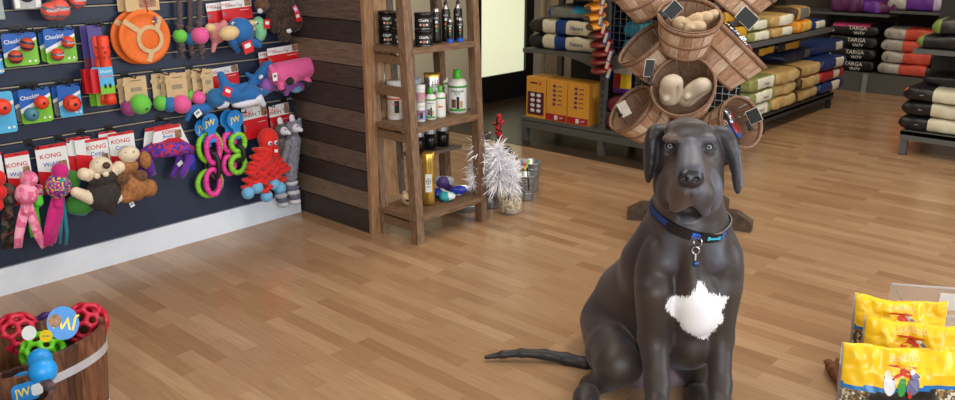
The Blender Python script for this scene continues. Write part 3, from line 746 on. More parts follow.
rope(180, 36, 7, greenb, .06, 'braided rope toy with a green ball, leftmost of three')
rope(190.5, 38.5, 6.8, blueb, .04, 'braided rope toy with a dark blue ball, in the middle of three')
rope(200, 35.5, 8.8, pinkb, .085, 'braided rope toy with a pink ball, rightmost of three')
# red header cards (KONG range)
def kcard(x0, y0, x1, y1, z, label, word='KONG', sub='', bottom=.45, rot=0, group=None, M=None, photo=True):
    t = WT((x0 + x1) / 2, (y0 + y1) / 2, z); c, w_, h = t.rect(x0, y0, x1, y1); P = rrect(w_, h, .005)
    root = M or thing('toy_card', label, 'card', t.M @ RZ(rot), group)
    m = MB(); m.prism(P, -.0012, .0006, cwhite); m.prism(clip(P, .25, 1, h * (bottom - .5)), .0006, .001, cred); m.prism(clip(P, 0, -1, -h * .43), .0006, .001, cred)
    if word: m.text(word, (-w_ * .05, h * .27, .0012), min(.02, w_ * .19), cred, sx=1.1)
    if sub: m.text(sub, (-w_ * .02, h * .1, .0012), min(.019, w_ * .18), cblue)
    if photo: m.prism(rrect(w_ * .28, h * .24, .006, 4, w_ * .3, h * (bottom - .5) + h * .1), .0011, .0014, cphoto)
    m.box((0, h * .47, 0), (.02, .004, .004), cblk); m.build('card', root); return root
def rcard(x0, y0, x1, y1, z, label, rot=0):
    """wide red header card with a white banner across its top"""
    t = WT((x0 + x1) / 2, (y0 + y1) / 2, z); c, w_, h = t.rect(x0, y0, x1, y1); P = rrect(w_, h, .003)
    root = thing('toy_card', label, 'card', t.M @ RZ(rot)); m = MB(); m.prism(P, -.0012, .0006, cred); m.prism(clip(P, 0, -1, -h * .12), .0006, .001, cwhite)
    m.prism(rrect(w_ * .22, h * .34, .003, 3, w_ * .38, h * .32), .001, .0014, cphoto); m.text('KONG', (-w_ * .34, h * .33, .0013), h * .12, cred); m.text('Comfort Toy', (-w_ * .1, h * .25, .0013), h * .13, mat('print_brown', (120, 40, 30), .5))
    m.prism([(-w_ * .48, h * .02), (-w_ * .38, -h * .12), (-w_ * .48, -h * .26)], .0007, .0012, cgrey); m.box((w_ * .25, -h * .02, .001), (w_ * .3, .002, .0005), cwhite); m.build('card', root)
rcard(207, 2, 239, 22, .03, 'red header card with a white banner above the pink bird toy', .05)
rcard(222, 0, 252, 20, .06, 'red header card with a white banner above the blue bird toy', .05)
rcard(209, 67, 239, 86, .04, 'red header card behind the blue shark toy', .06)
rcard(259, 50, 290, 66, .04, 'red header card behind, above the pink pig toy, left one', .05)
rcard(268, 46, 300, 65, .07, 'red header card with photo banner directly above the pink pig toy', .05)
rcard(243, 106, 268, 138, .04, 'red header card behind the red octopus toy', .05)
rcard(270, 104, 290, 134, .045, 'red header card behind the grey raccoon toy', .05)
# ---- plush toys
pb = felt('plush_royal_blue', (36, 104, 170)); ppink = felt('plush_bubblegum_pink', (222, 92, 150)); ptan = felt('plush_cream', (222, 190, 140)); pdp = felt('plush_dusty_pink', (205, 130, 130)); pmint = felt('plush_mint', (130, 200, 150))
pbr = mat('plush_dark_brown_fur', (66, 48, 38), .95, var=.5, scale=70, bump=.8, sheen=.3); pbr2 = mat('plush_brown_fur', (104, 70, 44), .95, var=.4, scale=70, bump=.8, sheen=.3); pgrey = mat('plush_grey_fur', (124, 124, 134), .95, var=.35, scale=70, bump=.8, sheen=.4)
pwh = felt('plush_white', (215, 215, 225)); pblk = felt('plush_black', (30, 28, 30)); ppurp = felt('plush_lilac', (150, 90, 170)); pred = mat('plush_red', (214, 34, 28), .85, var=.12, scale=60, bump=.5, sheen=.3); plb = felt('plush_light_blue', (110, 175, 215)); pchar = mat('plush_charcoal_fur', (56, 50, 46), .95, var=.3, scale=80, bump=.8); pcrm = felt('plush_ivory', (232, 214, 184)); pcar = mat('plush_caramel_fur', (164, 110, 64), .95, var=.3, scale=70, bump=.8)
pgrn = felt('plush_green', (60, 130, 50)); ptailg = mat('plush_pale_grey', (200, 200, 205), .9)
def plush(px, py, z, name, label, prims, eyes=(), tags=(), res=.0035, k=.012, jit=0, parts=()):
    t = WT(px, py, z); root = thing(name, label, 'plush toy', t.M); B_ = Blob(res, k)
    for p in prims:
        if p[0] == 'e': # ('e', x, y, z, rx, ry, rz, mat[, roll])
            c = t.L(p[1], p[2], p[3]); B_.e(c, (p[4] * t.s, p[5] * t.s, p[6] * t.s), p[7], RZ(p[8]) if len(p) > 8 else None)
        else:           # ('c', x, y, z, x, y, z, r1, r2, mat)
            B_.c(t.L(p[1], p[2], p[3]), t.L(p[4], p[5], p[6]), p[7] * t.s, p[8] * t.s, p[9])
    B_.build('body', root, jitter=jit)
    for (x, y, ez, r) in eyes:
        c = t.L(x, y, ez); m = MB(); m.ell(c, r * t.s, pwh); m.ell(c + Vector((0, -.2 * r * t.s, r * t.s * .75)), r * t.s * .55, cblk); m.build('eye', root)
    for (x, y, tz, w_, h_, a, mt) in tags:
        c = t.L(x, y, tz); m = MB(); m.box((0, 0, 0), (w_ * t.s, h_ * t.s, .0016), mt, T(*c) @ RZ(a)); m.box((0, h_ * t.s * .12, .001), (w_ * t.s * .6, h_ * t.s * .35, .001), cwhite if mt is not cwhite else cgrey, T(*c) @ RZ(a)); m.build('hang_tag', root)
    return root, t
plush(217, 33, .05, 'plush_bird', 'dusty pink plush bird with cream beak, behind the blue plush bird', [('e', 217, 33, .03, 9, 10, 8, pdp), ('e', 210, 28, .04, 5, 4.5, 5, ptan), ('c', 215, 42, .03, 213, 51, .03, 3, 2, pdp), ('e', 224, 25, .04, 4, 5, 4, pdp)])
plush(237, 32, .08, 'plush_bird', 'blue plush bird with a big cream beak and a red hang tag', [('e', 240, 31, .04, 14, 13, 12, pb), ('e', 229, 33, .1, 10.5, 7, 8, ptan, .15), ('e', 247, 44, .04, 8, 6, 5, pb, -.6), ('c', 232, 42, .05, 238, 51, .05, 4, 2.5, pb), ('c', 250, 40, .05, 259, 45, .05, 4, 3, pb), ('e', 251, 23, .06, 5, 3, 4, ptan)], eyes=[(233, 23.5, .115, 1.8)], tags=[(248, 47, .11, 11, 12, .25, cred)])
plush(258, 28, .06, 'plush_monster', 'mint green fuzzy plush beside the blue plush bird', [('e', 259, 29, .03, 7, 12, 8, pmint), ('e', 251, 24, .06, 4.5, 2.4, 3, ptan), ('e', 252, 29, .06, 4.5, 2.2, 3, ptan), ('c', 258, 38, .03, 256, 46, .03, 4, 2, pb)], eyes=[(256.5, 23, .095, 2)], tags=[(267, 24, .08, 7, 9, -.2, cred)], jit=.0015)
plush(280, 16, .05, 'plush_monkey', 'big dark brown furry plush hanging at the top right of the wall', [('e', 280, 8, .03, 16, 14, 12, pbr), ('e', 292, 20, .04, 10, 12, 10, pbr), ('e', 262, 5, .05, 7, 6, 7, pbr2), ('c', 285, 22, .05, 284, 36, .05, 7, 6, pbr), ('c', 272, 16, .05, 275, 28, .05, 6, 5, pbr), ('e', 260, 11, .09, 3, 2.4, 2, ptailg), ('e', 289, 31, .11, 3, 2.2, 1.5, pwh)], tags=[(296, 10, .12, 5, 9, .5, ppink), (298, 17, .125, 6, 9, .3, cred)], jit=.002)
plush(240, 92, .07, 'plush_shark', 'blue plush shark with a white belly lying over its red card', [('c', 228, 93, .05, 252, 94, .05, 10, 9, pb), ('c', 228, 92, .05, 221, 75, .05, 6.5, 3.6, pb), ('c', 252, 94, .05, 266, 92, .05, 8, 3, pb), ('e', 248, 102, .06, 18, 5, 7, pwh, .05), ('c', 258, 99, .08, 263, 104, .08, 5, 3, pwh), ('c', 225, 104, .06, 219, 107, .05, 4, 2, pwh), ('c', 240, 88, .09, 246, 84, .11, 4, 2, pb)], tags=[(227.5, 92, .13, 9, 9, -.5, cred)])
plush(196, 112, .06, 'plush_sea_toy', 'dark blue plush fins hanging below the pink ball', [('c', 205, 108, .02, 190, 110, .03, 6, 4, pb), ('c', 190, 110, .03, 187, 119, .03, 4, 2.5, pb), ('e', 210, 106, .02, 5, 5, 4, pb)], tags=[(198, 113.5, .07, 7, 6.5, .5, cwhite)])
plush(262, 76, .05, 'plush_shark', 'smaller blue plush shark behind the lilac hippo', [('c', 268, 68, .03, 252, 84, .03, 7, 4.5, pb), ('c', 256, 80, .03, 247, 74, .03, 3.5, 2, pb), ('e', 261, 77, .08, 3, 2, 1.5, pwh, .5)])
plush(272, 84, .06, 'plush_hippo', 'lilac plush hippo hanging behind the pink pig', [('e', 267, 85, .03, 8.5, 8, 8, ppurp), ('c', 275, 84, .02, 308, 86, .02, 7, 5, ppurp), ('c', 287, 88, .03, 286, 93, .03, 4, 3, ppurp), ('c', 308, 86, .03, 310, 90, .03, 4, 3, ppurp), ('e', 296, 89, .03, 6, 4, 5, plb)], eyes=[(261, 90, .075, 1.4)])
plush(293, 73, .1, 'plush_pig', 'bright pink plush pig with black hooves, hanging level at the wall end', [('c', 280, 74, .05, 305, 68, .05, 11.5, 10.5, ppink), ('e', 313, 67, .05, 6.5, 7.5, 7, ppink), ('e', 275, 74, .08, 5.5, 6, 5, ppink), ('c', 281, 83, .07, 281, 87, .09, 4, 3, ppink), ('e', 282, 89.5, .085, 4, 2.6, 3, pblk), ('c', 294, 80, .09, 290, 81, .11, 3.6, 3.2, ppink), ('e', 290, 81.5, .115, 4, 3.6, 3, pblk), ('c', 306, 78, .07, 308, 81, .09, 3.6, 3, ppink), ('e', 308, 82.5, .09, 3.6, 3.4, 3, pblk), ('e', 271, 67.5, .08, 2.5, 3, 1.5, ppink), ('e', 312, 59, .07, 3.6, 2.4, 2, ppink)], tags=[(275, 77, .145, 5, 7.5, 0, cwhite)])
# red octopus with ruffled legs
t = WT(267, 140, .07); oct_ = thing('plush_octopus', 'red plush octopus with ruffled legs and light blue feet', 'plush toy', t.M)
Bo = Blob(.0035, .01); Bo.e(t.L(268, 139, .05), (10.5 * t.s, 11 * t.s, 9 * t.s), pred); Bo.c(t.L(268, 148, .05), t.L(264, 158, .05), 8 * t.s, 9 * t.s, pred)
feet = [(248, 193), (257, 187.5), (266.5, 196), (280, 188), (274, 184)]; rnd = random.Random(5)
for k, (fx, fy) in enumerate(feet + [(252, 178), (284, 176)]):
    n = 11; zz = .05 + .012 * (k % 3)
    for i in range(n):
        u = i / (n - 1); x = 262 + (k - 2.4) * 1.3 + (fx - 262 - (k - 2.4) * 1.3) * min(1, u * 1.15); y = 150 + (fy - 155) * u
        Bo.e(t.L(x + (2.0 if i % 2 else -2.0), y, zz), (5.4 * t.s, 2.4 * t.s, 5.0 * t.s), pred, RZ(.35 if i % 2 else -.35), k=.004)
Bo.build('body', oct_)
for (fx, fy) in feet: MB().ell(t.L(fx, fy, .07), (6.3 * t.s, 6.3 * t.s, 6 * t.s), plb).build('foot', oct_)
for ex in (270, 276): c = t.L(ex, 143.5 - (ex - 270) * .15, .098); m = MB(); m.ell(c, (2.3 * t.s, 2.3 * t.s, 1.5 * t.s), pwh); m.ell(c + Vector((0, 0, 1.3 * t.s)), 1.1 * t.s, cblk); m.build('eye', oct_)
c = t.L(276, 152, .105); m = MB(); m.box((0, 0, 0), (6 * t.s, 10 * t.s, .0015), cred, T(*c) @ RZ(-.2)); m.box((0, .006, .001), (4 * t.s, 3 * t.s, .001), cwhite, T(*c) @ RZ(-.2)); m.build('hang_tag', oct_)
for dx, dy, zz, lb in ((-12, 3, .03, 'second grey raccoon plush, mostly hidden behind the octopus legs'), (0, 0, .07, 'long grey plush raccoon with a striped tail, last toy by the wood wall')):
    gr = pgrey if dx == 0 else mat('plush_brown_grey_fur', (96, 88, 84), .95, var=.4, scale=70, bump=.8)
    X = lambda v: v + dx
    Y_ = lambda v: v + dy
    rr, t2 = plush(X(293), Y_(150), zz, 'plush_raccoon', lb, [('c', X(293), Y_(140), .03, X(290), Y_(176), .03, 7.5, 7, gr), ('e', X(294), Y_(127), .05, 8, 7, 7, gr), ('c', X(296), Y_(128), .08, X(301), Y_(130), .1, 4, 2, pwh), ('e', X(292), Y_(118.5), .05, 3, 4.5, 2, pwh, .2), ('e', X(299), Y_(121), .04, 2.5, 3.5, 2, gr, -.4), ('c', X(288), Y_(143), .06, X(284), Y_(160), .06, 3, 2.5, gr)] + [('e', X(290.5 + i * .9), Y_(178 + i * 4.6), .03, 7.2 - abs(i - 2) * .5, 3.2, 6.5, (ptailg if i % 2 else mat('plush_slate_stripe', (96, 98, 116), .95, var=.2))) for i in range(6)], eyes=[(X(297), Y_(126), .1, 1.2)], k=.006, jit=.001)
# ring chains with blue round tags
rpink = mat('pink_ring_rubber', (228, 60, 150), .45, var=.06); rgreen = mat('lime_ring_rubber', (130, 205, 50), .45, var=.06); rblk = mat('black_link_rubber', (26, 26, 30), .5)
def oval(t, cx, cy, rx, ry, z, yaw=0, n=26):
    c = t.L(cx, cy, z)
    return [c + Vector((rx * t.s * math.cos(a) * math.cos(yaw), ry * t.s * math.sin(a), rx * t.s * math.cos(a) * math.sin(yaw))) for a in [2 * PI * i / n for i in range(n)]]
def knob(m, pts, r, mt, every=2):
    for p in pts[::every]: m.ell(p, r, mt, seg=8, rings=6)
def chain(cx, y1, y2, rx1, ry1, rx2, ry2, z, c1, label, tagxy, tagtext):
    t = WT(cx, y1, z); root = thing('ring_chain_toy', label, 'toy', t.M)
    for (yy, rx, ry) in ((y1, rx1, ry1), (y2, rx2, ry2)):
        m = MB(); p = oval(t, cx, yy, rx, ry, .012); m.tube(p, 2.7 * t.s, c1, 10, closed=True); knob(m, p, 3.0 * t.s, c1, 3); m.build('ring', root)
    m = MB(); p = oval(t, cx + 1, (y1 + y2) / 2 + 0, 5, (y2 - y1) * .5 - 3, .014, .9); m.tube(p, 2.4 * t.s, rblk, 10, closed=True); m.build('link', root)
    tx, ty = tagxy; m = MB(); c = t.L(tx, ty, .02); m.prism([(c.x + (9 * t.s) * math.cos(a), c.y + 9.5 * t.s * math.sin(a)) for a in np.linspace(0, 2 * PI, 25)[:-1]], c.z, c.z + .0016, lblue)
    q = t.L((tx + cx) / 2 + .5, ty + 12, .02); m.prism(rrect(8.5 * t.s, 15 * t.s, .004, 4, q.x, q.y), c.z, c.z + .0014, lblue)
    if tagtext: m.text('JW', (c.x, c.y, c.z + .002), .03, yel, rot=.08); m.text('PET', (q.x, q.y - .006, c.z + .002), .008, yel)
    m.build('tag', root)
chain(209.5, 147, 183, 12, 15, 13, 13, .045, rgreen, 'chain of lime green rings behind the pink ring chain', (203, 128), True)
chain(213, 149.5, 182, 7, 14, 7.5, 13, .075, rpink, 'chain of pink rings with a black link and blue tag, in front', (210, 123), True)
chain(229, 142, 165, 6, 9, 6, 9, .045, rpink, 'chain of small pink rings behind the small green ring chain', (228, 119), False)
chain(238, 142.5, 164, 7.6, 8.6, 8, 8.8, .075, rgreen, 'chain of small lime green rings with a round blue tag in front', (235, 119.5), True)
# felt balls on kraft cards
def ballcard(x, y, r, mt, z, cx0, cy0, cx1, cy1, label, hole=False):
    t = WT(x, y, z); root = thing('ball_on_card', label, 'toy', t.M); m = MB(); c, w_, h = t.rect(cx0, cy0, cx1, cy1, -.012)
    P = rrect(w_, h, .005, 3, c.x, c.y); m.prism(P, c.z, c.z + .0015, ctan)
    for (a, b) in ((-.38, -.44), (.4, -.46), (-.45, .2)): m.ell((c.x + a * w_, c.y + b * h, c.z), (.012, .012, .004), ctan)
    m.prism(rrect(w_ * .5, h * .18, .003, 3, c.x + .002, c.y - h * .05), c.z + .0015, c.z + .002, mat('kraft_print', (150, 135, 110), .7)); m.box((c.x + .004, c.y + h * .33, c.z + .0018), (w_ * .5, .003, .001), cblk); m.build('card', root)
    m = MB(); m.ell((0, 0, .01), r * t.s, mt, seg=24, rings=16)
    if hole: m.ell((.006, -.018, .01 + r * t.s * .86), (.009, .006, .006), cblk, rot=Matrix.Rotation(.3, 3, 'Z'))
    m.build('ball', root)
hp = felt('plum_felt', (150, 60, 120)); 
ballcard(128, 107.5, 8.2, hp, .045, 118, 78, 136, 103, 'plum ball on a kraft card, tucked behind the green ball with a hole')
ballcard(139.5, 103.8, 10.2, greenb, .08, 124, 76.5, 147, 100, 'light green ball with a dark hole on a kraft card', True)
ballcard(160, 103, 7.6, greenb, .04, 152, 73, 168, 98, 'green ball on a kraft card, leftmost of the middle cluster')
ballcard(168.5, 104, 8, blueb, .055, 161, 73, 177, 98, 'dark blue ball on a kraft card, between a green and a pink ball')
ballcard(180.5, 104, 9.3, pinkb, .085, 166, 73, 187, 98, 'large pink ball on a kraft card, lower of the two pink balls')
ballcard(190, 96, 6, greenb, .04, 186, 69, 200, 90, 'small green ball peeking out behind the smaller pink ball')
ballcard(197.5, 97.5, 7, pinkb, .07, 192, 69, 207, 90, 'smaller pink ball on a kraft card beside the blue ball')
ballcard(215, 97.5, 9.6, blueb, .1, 202, 69, 213, 93, 'blue ball on a kraft card in front of the blue shark')
# bottom row: cards and their toys
kcard(-8, 152, 5, 200, .04, 'red and white card cut by the left edge in the bottom row', '', photo=False)
kcard(68, 137, 84, 172, .035, 'white and red card between the wubba toy and the mole', '', photo=False)
kcard(76, 137, 92, 170, .05, 'white and red card half hidden behind the mole card', '', photo=False)
kcard(100, 131, 118, 160, .035, 'card showing behind the mole and monkey cards', '', photo=False)
def ribbon(m, pts, w_, mt, t, th=.002):
    P = [t.L(*p) for p in pts]; vs = []; fs = []
    for i, p in enumerate(P):
        d = (P[min(i + 1, len(P) - 1)] - P[max(i - 1, 0)]).normalized(); n_ = Vector((-d.y, d.x, .35 * math.sin(i * 1.7))).normalized() * w_ * t.s / 2
        for o in (n_ + Vector((0, 0, th)), -n_ + Vector((0, 0, th)), -n_ - Vector((0, 0, th)), n_ - Vector((0, 0, th))): vs.append(p + o)
    for i in range(len(P) - 1):
        for k in range(4): fs.append((i * 4 + k, i * 4 + (k + 1) % 4, i * 4 + 4 + (k + 1) % 4, i * 4 + 4 + k))
    e = (len(P) - 1) * 4; fs += [(3, 2, 1, 0), (e, e + 1, e + 2, e + 3)]
    m.add(vs, fs, mt, None, True)
def wubba(hx, hy, hr, bx, by, br, z, hm, bm_, tails, label, card=None, sub='Wubba'):
    t = WT(bx, by, z); root = thing('tug_ball_toy', label, 'toy', t.M)
    Bq = Blob(.0035, .008); Bq.e(t.L(hx, hy, .03), (hr * t.s,) * 3, hm); Bq.e(t.L(bx, by, .03), (br * t.s, br * t.s, br * t.s * .9), bm_)
    Bq.c(t.L(bx, by + br, .03), t.L(bx, by + br + 6, .03), 4 * t.s, 5 * t.s, tails[0][1] if tails else bm_); Bq.build('ball', root)
    for pts, mt, w_ in tails:
        m = MB(); ribbon(m, pts, w_, mt, t); m.build('tail', root)
def multi(name, cols, scale):
    if name in MATS: return MATS[name]
    m = mat(name, cols[0], .85, var=0, scale=scale); nt = m.node_tree; n = nt.nodes
    v = n.new('ShaderNodeTexVoronoi'); v.inputs['Scale'].default_value = scale; tc = n.new('ShaderNodeTexCoord'); nt.links.new(tc.outputs['Object'], v.inputs['Vector'])
    cr = n.new('ShaderNodeValToRGB'); cr.color_ramp.interpolation = 'CONSTANT'; e = cr.color_ramp.elements; e[0].color = lin(cols[0]); e[1].position = 1 / len(cols); e[1].color = lin(cols[1])
    for i in range(2, len(cols)): e.new(i / len(cols)).color = lin(cols[i])
    nt.links.new(v.outputs['Color'], cr.inputs[0]); nt.links.new(cr.outputs[0], n['Principled BSDF'].inputs['Base Color']); return m
rain = multi('rainbow_braid', [(60, 160, 80), (210, 40, 120), (40, 60, 150), (230, 190, 60), (90, 50, 140), (70, 170, 190)], 150)
pcamo = multi('pink_camouflage_cloth', [(235, 130, 165), (245, 165, 190), (225, 105, 145), (240, 150, 178)], 45); camo = multi('dark_camouflage_cloth', [(50, 50, 40), (30, 28, 26), (80, 70, 56), (110, 50, 44)], 60)
magen = felt('magenta_cloth', (200, 30, 120)); lime = felt('lime_cloth', (90, 210, 50)); tealc = felt('teal_cloth', (20, 120, 140)); purpc = felt('violet_cloth', (100, 40, 160))
kcard(8, 152, 33, 205, .05, 'card printed KONG Wubba behind the pink camouflage tug toy', sub='Wubba', bottom=.5)
kcard(38, 144, 70, 193, .05, 'card printed KONG Wubba behind the rainbow and magenta tug toy', sub='Wubba', bottom=.42)
kcard(87, 138, 110, 176, .05, 'card printed KONG Cozie behind the mole', sub='Cozie', bottom=.35)
kcard(110, 132, 136, 170, .055, 'card printed KONG Cozie behind the brown monkey', sub='Cozie', bottom=.35)
wubba(29, 179, 8.2, 26.5, 194, 11, .08, pcamo, pcamo, [([(26, 204, .03), (22, 220, .04), (19, 235, .035), (18, 248, .04)], pcamo, 9), ([(28, 204, .03), (33, 220, .04), (38, 235, .035), (45, 247, .04)], pcamo, 8.5)], 'pink camouflage tug ball with two long tails')
wubba(60, 171, 8, 58, 186, 12.2, .075, magen, rain, [([(58, 196, .03), (54, 212, .04), (50, 228, .035), (48, 246, .04)], magen, 11), ([(60, 197, .03), (58, 214, .04), (55, 230, .03), (52, 243, .035)], magen, 9), ([(63, 198, .02), (65, 215, .02), (67, 232, .02), (66, 245, .02)], tealc, 3.5), ([(61, 198, .02), (62, 215, .02), (61, 230, .02), (60, 244, .02)], tealc, 3)], 'tug ball with rainbow braid, magenta head and magenta tails')
wubba(30, 182, 3, 38, 190, 6, .045, lime, rain, [([(38, 196, .01), (35, 210, .02), (38, 226, .02), (41, 241, .02)], lime, 6), ([(36, 196, .01), (32, 212, .02), (31, 226, .02), (33, 237, .02)], lime, 5)], 'tug ball with lime green tails, behind the pink camouflage one')
wubba(8, 190, 7, 8, 200, 8, .045, camo, camo, [([(8, 208, .02), (6, 222, .03), (5, 236, .03), (6, 249, .03)], camo, 8), ([(9, 208, .02), (12, 222, .03), (13, 236, .03), (14, 247, .03)], camo, 7)], 'dark camouflage tug toy in the bottom left corner of the wall')
wubba(-3, 178, 8, -2, 192, 8, .07, pred, pred, [], 'red tug ball cut by the left edge of the photo')
plush(80, 203, .045, 'plush_turtle', 'green plush lying behind the dark mole', [('e', 82, 203, .03, 16, 11, 9, pgrn), ('e', 72, 180, .02, 8, 10, 6, pgrn), ('c', 72, 210, .03, 84, 213, .03, 4, 3, tealc)])
plush(102, 188, .08, 'plush_mole', 'charcoal plush mole with cream face, paws and brown nose', [('e', 103, 194, .04, 17, 17, 13, pchar, -.15), ('e', 101, 166, .06, 10.5, 9, 9, pcrm), ('e', 102, 178, .055, 14, 9, 9, pchar), ('e', 106.5, 165.5, .115, 3.6, 3.4, 3, mat('plush_brown_nose', (80, 55, 44), .7)), ('c', 92, 176, .05, 84, 174, .06, 5.5, 6, pcrm), ('c', 112, 173, .05, 119, 167, .06, 5, 6, pcrm), ('c', 90, 198, .05, 76, 192, .06, 6, 5, pcrm), ('c', 110, 202, .05, 118, 198, .06, 5, 4.5, pcrm), ('c', 108, 205, .05, 112, 211, .05, 7, 4, pchar), ('e', 97, 176, .11, 3, 3, 2, pcrm), ('e', 106, 174, .11, 3, 3, 2, pcrm)], eyes=[(97, 162, .115, .9)], k=.008, jit=.001)
plush(133, 178, .08, 'plush_monkey', 'caramel brown plush monkey with a cream face, beside the mole', [('e', 134, 186, .04, 14, 15, 12, pcar), ('e', 129, 154, .06, 10, 7.5, 8, pcrm), ('e', 128, 166, .05, 10, 7, 8, pcar), ('e', 145, 160, .05, 6, 9, 6, pcar), ('e', 122, 178, .06, 7, 6, 6, pbr2), ('e', 140, 176, .07, 7, 6, 6, pbr2), ('e', 149, 188, .05, 8, 9, 8, pcar), ('e', 126, 196, .05, 8, 7, 7, pcar)], eyes=[(125.5, 152, .105, 1), (134, 151.5, .1, 1)], tags=[(132, 204.5, .06, 4.5, 5, .3, cwhite)], k=.01, jit=.0015)
# violet rope bundle on arched card
for dx, z, lb in ((-9, .04, 'violet tug bundle on an arched card, behind its twin'), (0, .075, 'violet and red tug bundle on an arched white and red card, in front')):
    t = WT(173 + dx, 140, z); root = thing('tug_bundle_toy', lb, 'toy', t.M)
    c, w_, h = t.rect(152 + dx, 124, 186 + dx, 152); m = MB()
    P = [(c.x - w_ * .40, c.y + h * .42), (c.x - w_ * .56, c.y - h * .42), (c.x - w_ * .3, c.y - h * .2), (c.x, c.y - h * .1), (c.x + w_ * .3, c.y - h * .16), (c.x + w_ * .6, c.y - h * .38), (c.x + w_ * .5, c.y - h * .05), (c.x + w_ * .36, c.y + h * .46)]
    m.prism(P, 0, .0015, cwhite); m.prism([(c.x - w_ * .40, c.y + h * .42), (c.x - w_ * .42, c.y + h * .3), (c.x + w_ * .36, c.y + h * .34), (c.x + w_ * .36, c.y + h * .46)], .0015, .002, cred)
    m.prism([(c.x - w_ * .58, c.y - h * .5), (c.x - w_ * .3, c.y - h * .1), (c.x, c.y), (c.x + w_ * .3, c.y - h * .04), (c.x + w_ * .64, c.y - h * .4), (c.x + w_ * .3, c.y - h * .28), (c.x, c.y - h * .22), (c.x - w_ * .3, c.y - h * .3)], .0015, .0022, cred)
    m.text('KONG', (c.x + .002, c.y + h * .22, .0025), .017, cred); m.text('Braidz', (c.x - .004, c.y + h * .07, .0025), .015, cblue); m.prism(rrect(w_ * .2, h * .3, .004, 3, c.x + w_ * .28, c.y + h * .1), .0016, .0022, cphoto); m.build('card', root)
    m = MB(); zig = multi('violet_red_braid', [(110, 50, 160), (200, 40, 60), (60, 50, 150), (130, 60, 180)], 70)
    m.tube([t.L(150 + dx, 155, .02), t.L(160 + dx, 151, .04), t.L(173 + dx, 149, .045), t.L(184 + dx, 148, .04), t.L(191 + dx, 150, .02)], [5 * t.s, 7 * t.s, 7.5 * t.s, 7 * t.s, 5 * t.s], zig, 12)
    ribbon(m, [(187 + dx, 148, .03), (189 + dx, 160, .04), (185 + dx, 170, .03), (181 + dx, 177, .03)], 7, purpc, t, .006); ribbon(m, [(189 + dx, 150, .02), (192 + dx, 160, .02), (192 + dx, 170, .02)], 6, mat('blue_cloth', (40, 60, 190), .8), t, .005)
    ribbon(m, [(150 + dx, 154, .02), (148 + dx, 163, .03), (152 + dx, 176, .02)], 9, purpc, t, .006); m.build('braid', root)
    if dx == 0: m = MB(); m.box((0, 0, 0), (.03, .02, .0015), cwhite, T(*t.L(180, 163.5, .02)) @ RZ(.5)); m.build('hang_tag', root)
# ================================================================== LADDER SHELF AND WHAT STANDS ON IT
rustic = wood('rustic_pine', (92, 68, 50), (148, 116, 88), (9, 9, 1.2), bump=.4); rusticx = wood('rustic_pine_board', (92, 68, 48), (140, 108, 80), (1.2, 9, 9), bump=.4); plym = wood('pale_plywood', (150, 112, 74), (196, 154, 110), (5, 5, 1), bump=.1); gbrd = wood('grey_weathered_board', (84, 70, 58), (128, 112, 96), (7, 7, 1))
LEAN = .058
def beam(m, x, y, z0, z1, wx, wy, mt, lean=LEAN):
    vs = []
    for z in (z0, z1):
        for (a, b) in ((-1, -1), (1, -1), (1, 1), (-1, 1)): vs.append((x + a * wx / 2, y + b * wy / 2 + lean * z, z))
    m.add(vs, [(3, 2, 1, 0), (4, 5, 6, 7), (0, 1, 5, 4), (1, 2, 6, 5), (2, 3, 7, 6), (3, 0, 4, 7)], mt)
OX, OY = 2.80, 2.94
LS = thing('ladder_shelf', 'tall leaning rustic pine shelf unit beside the plank partition', 'shelf', T(OX, OY, 0))
for (x, y, w_) in ((0, 0, .05), (.50, 0, .045), (0, .27, .045), (.50, .27, .045), (.27, .275, .04)):
    m = MB(); beam(m, x, y, 0, 1.8, w_, .05, rustic); m.build('post', LS)
zsh = (.148, .615, 1.008, 1.5)
for z in zsh:
    m = MB(); l = LEAN * z; m.box((.25, .135 + l, z - .011), (.56, .30, .022), rusticx, bev=.002); m.box((.25, -.022 + l, z - .014), (.47, .018, .03), rusticx, bev=.002); m.box((-.005, .135 + l, z - .06), (.02, .24, .045), rusticx, bev=.002); m.build('shelf_board', LS)
for z in (.79, 1.35):
    m = MB(); m.box((-.012, .135 + LEAN * z, z), (.02, .30, .05), rusticx, bev=.002); m.build('side_rail', LS)
m = MB(); m.box((.25, .29 + LEAN * .7, .74), (.5, .018, .05), rusticx); m.build('back_rail', LS)
m = MB(); beam(m, .095, .305, .17, 1.75, .13, .01, plym); m.build('back_panel', LS); m = MB(); beam(m, .185, .305, .17, 1.75, .045, .012, gbrd); m.build('back_slat', LS)
m = MB(); m.tube([(.03, .29, .66), (.09, .30, .98)], .0025, mat('steel_rod', (170, 170, 165), .35, 1), 6); m.build('brace_wire', LS)
m = MB(); m.box((.36, .24, .40), (.34, .12, .02), gbrd); m.build('inner_ledge', LS)
lidw = mat('white_plastic', (225, 222, 216), .35, var=.02); jarb = mat('black_tub_plastic', (22, 22, 24), .3); capg = mat('green_cap', (70, 175, 40), .35); tsil = mat('brushed_silver', (185, 185, 190), .3, 1, var=.03); ibl = mat('blue_band', (30, 90, 200), .4)
labred = mat('label_red', (200, 50, 50), .5); labor = mat('label_orange', (225, 130, 50), .5); labgr = mat('label_green', (70, 150, 60), .5)
def stand(px, py, z): p = at_z(px, py, z); return T(p.x, p.y, z)
def face(M):  # rotate an upright thing so that its local -y looks at the camera
    v = CP - M.translation; a = math.atan2(v.y, v.x) + PI / 2; return M @ RZ(a)
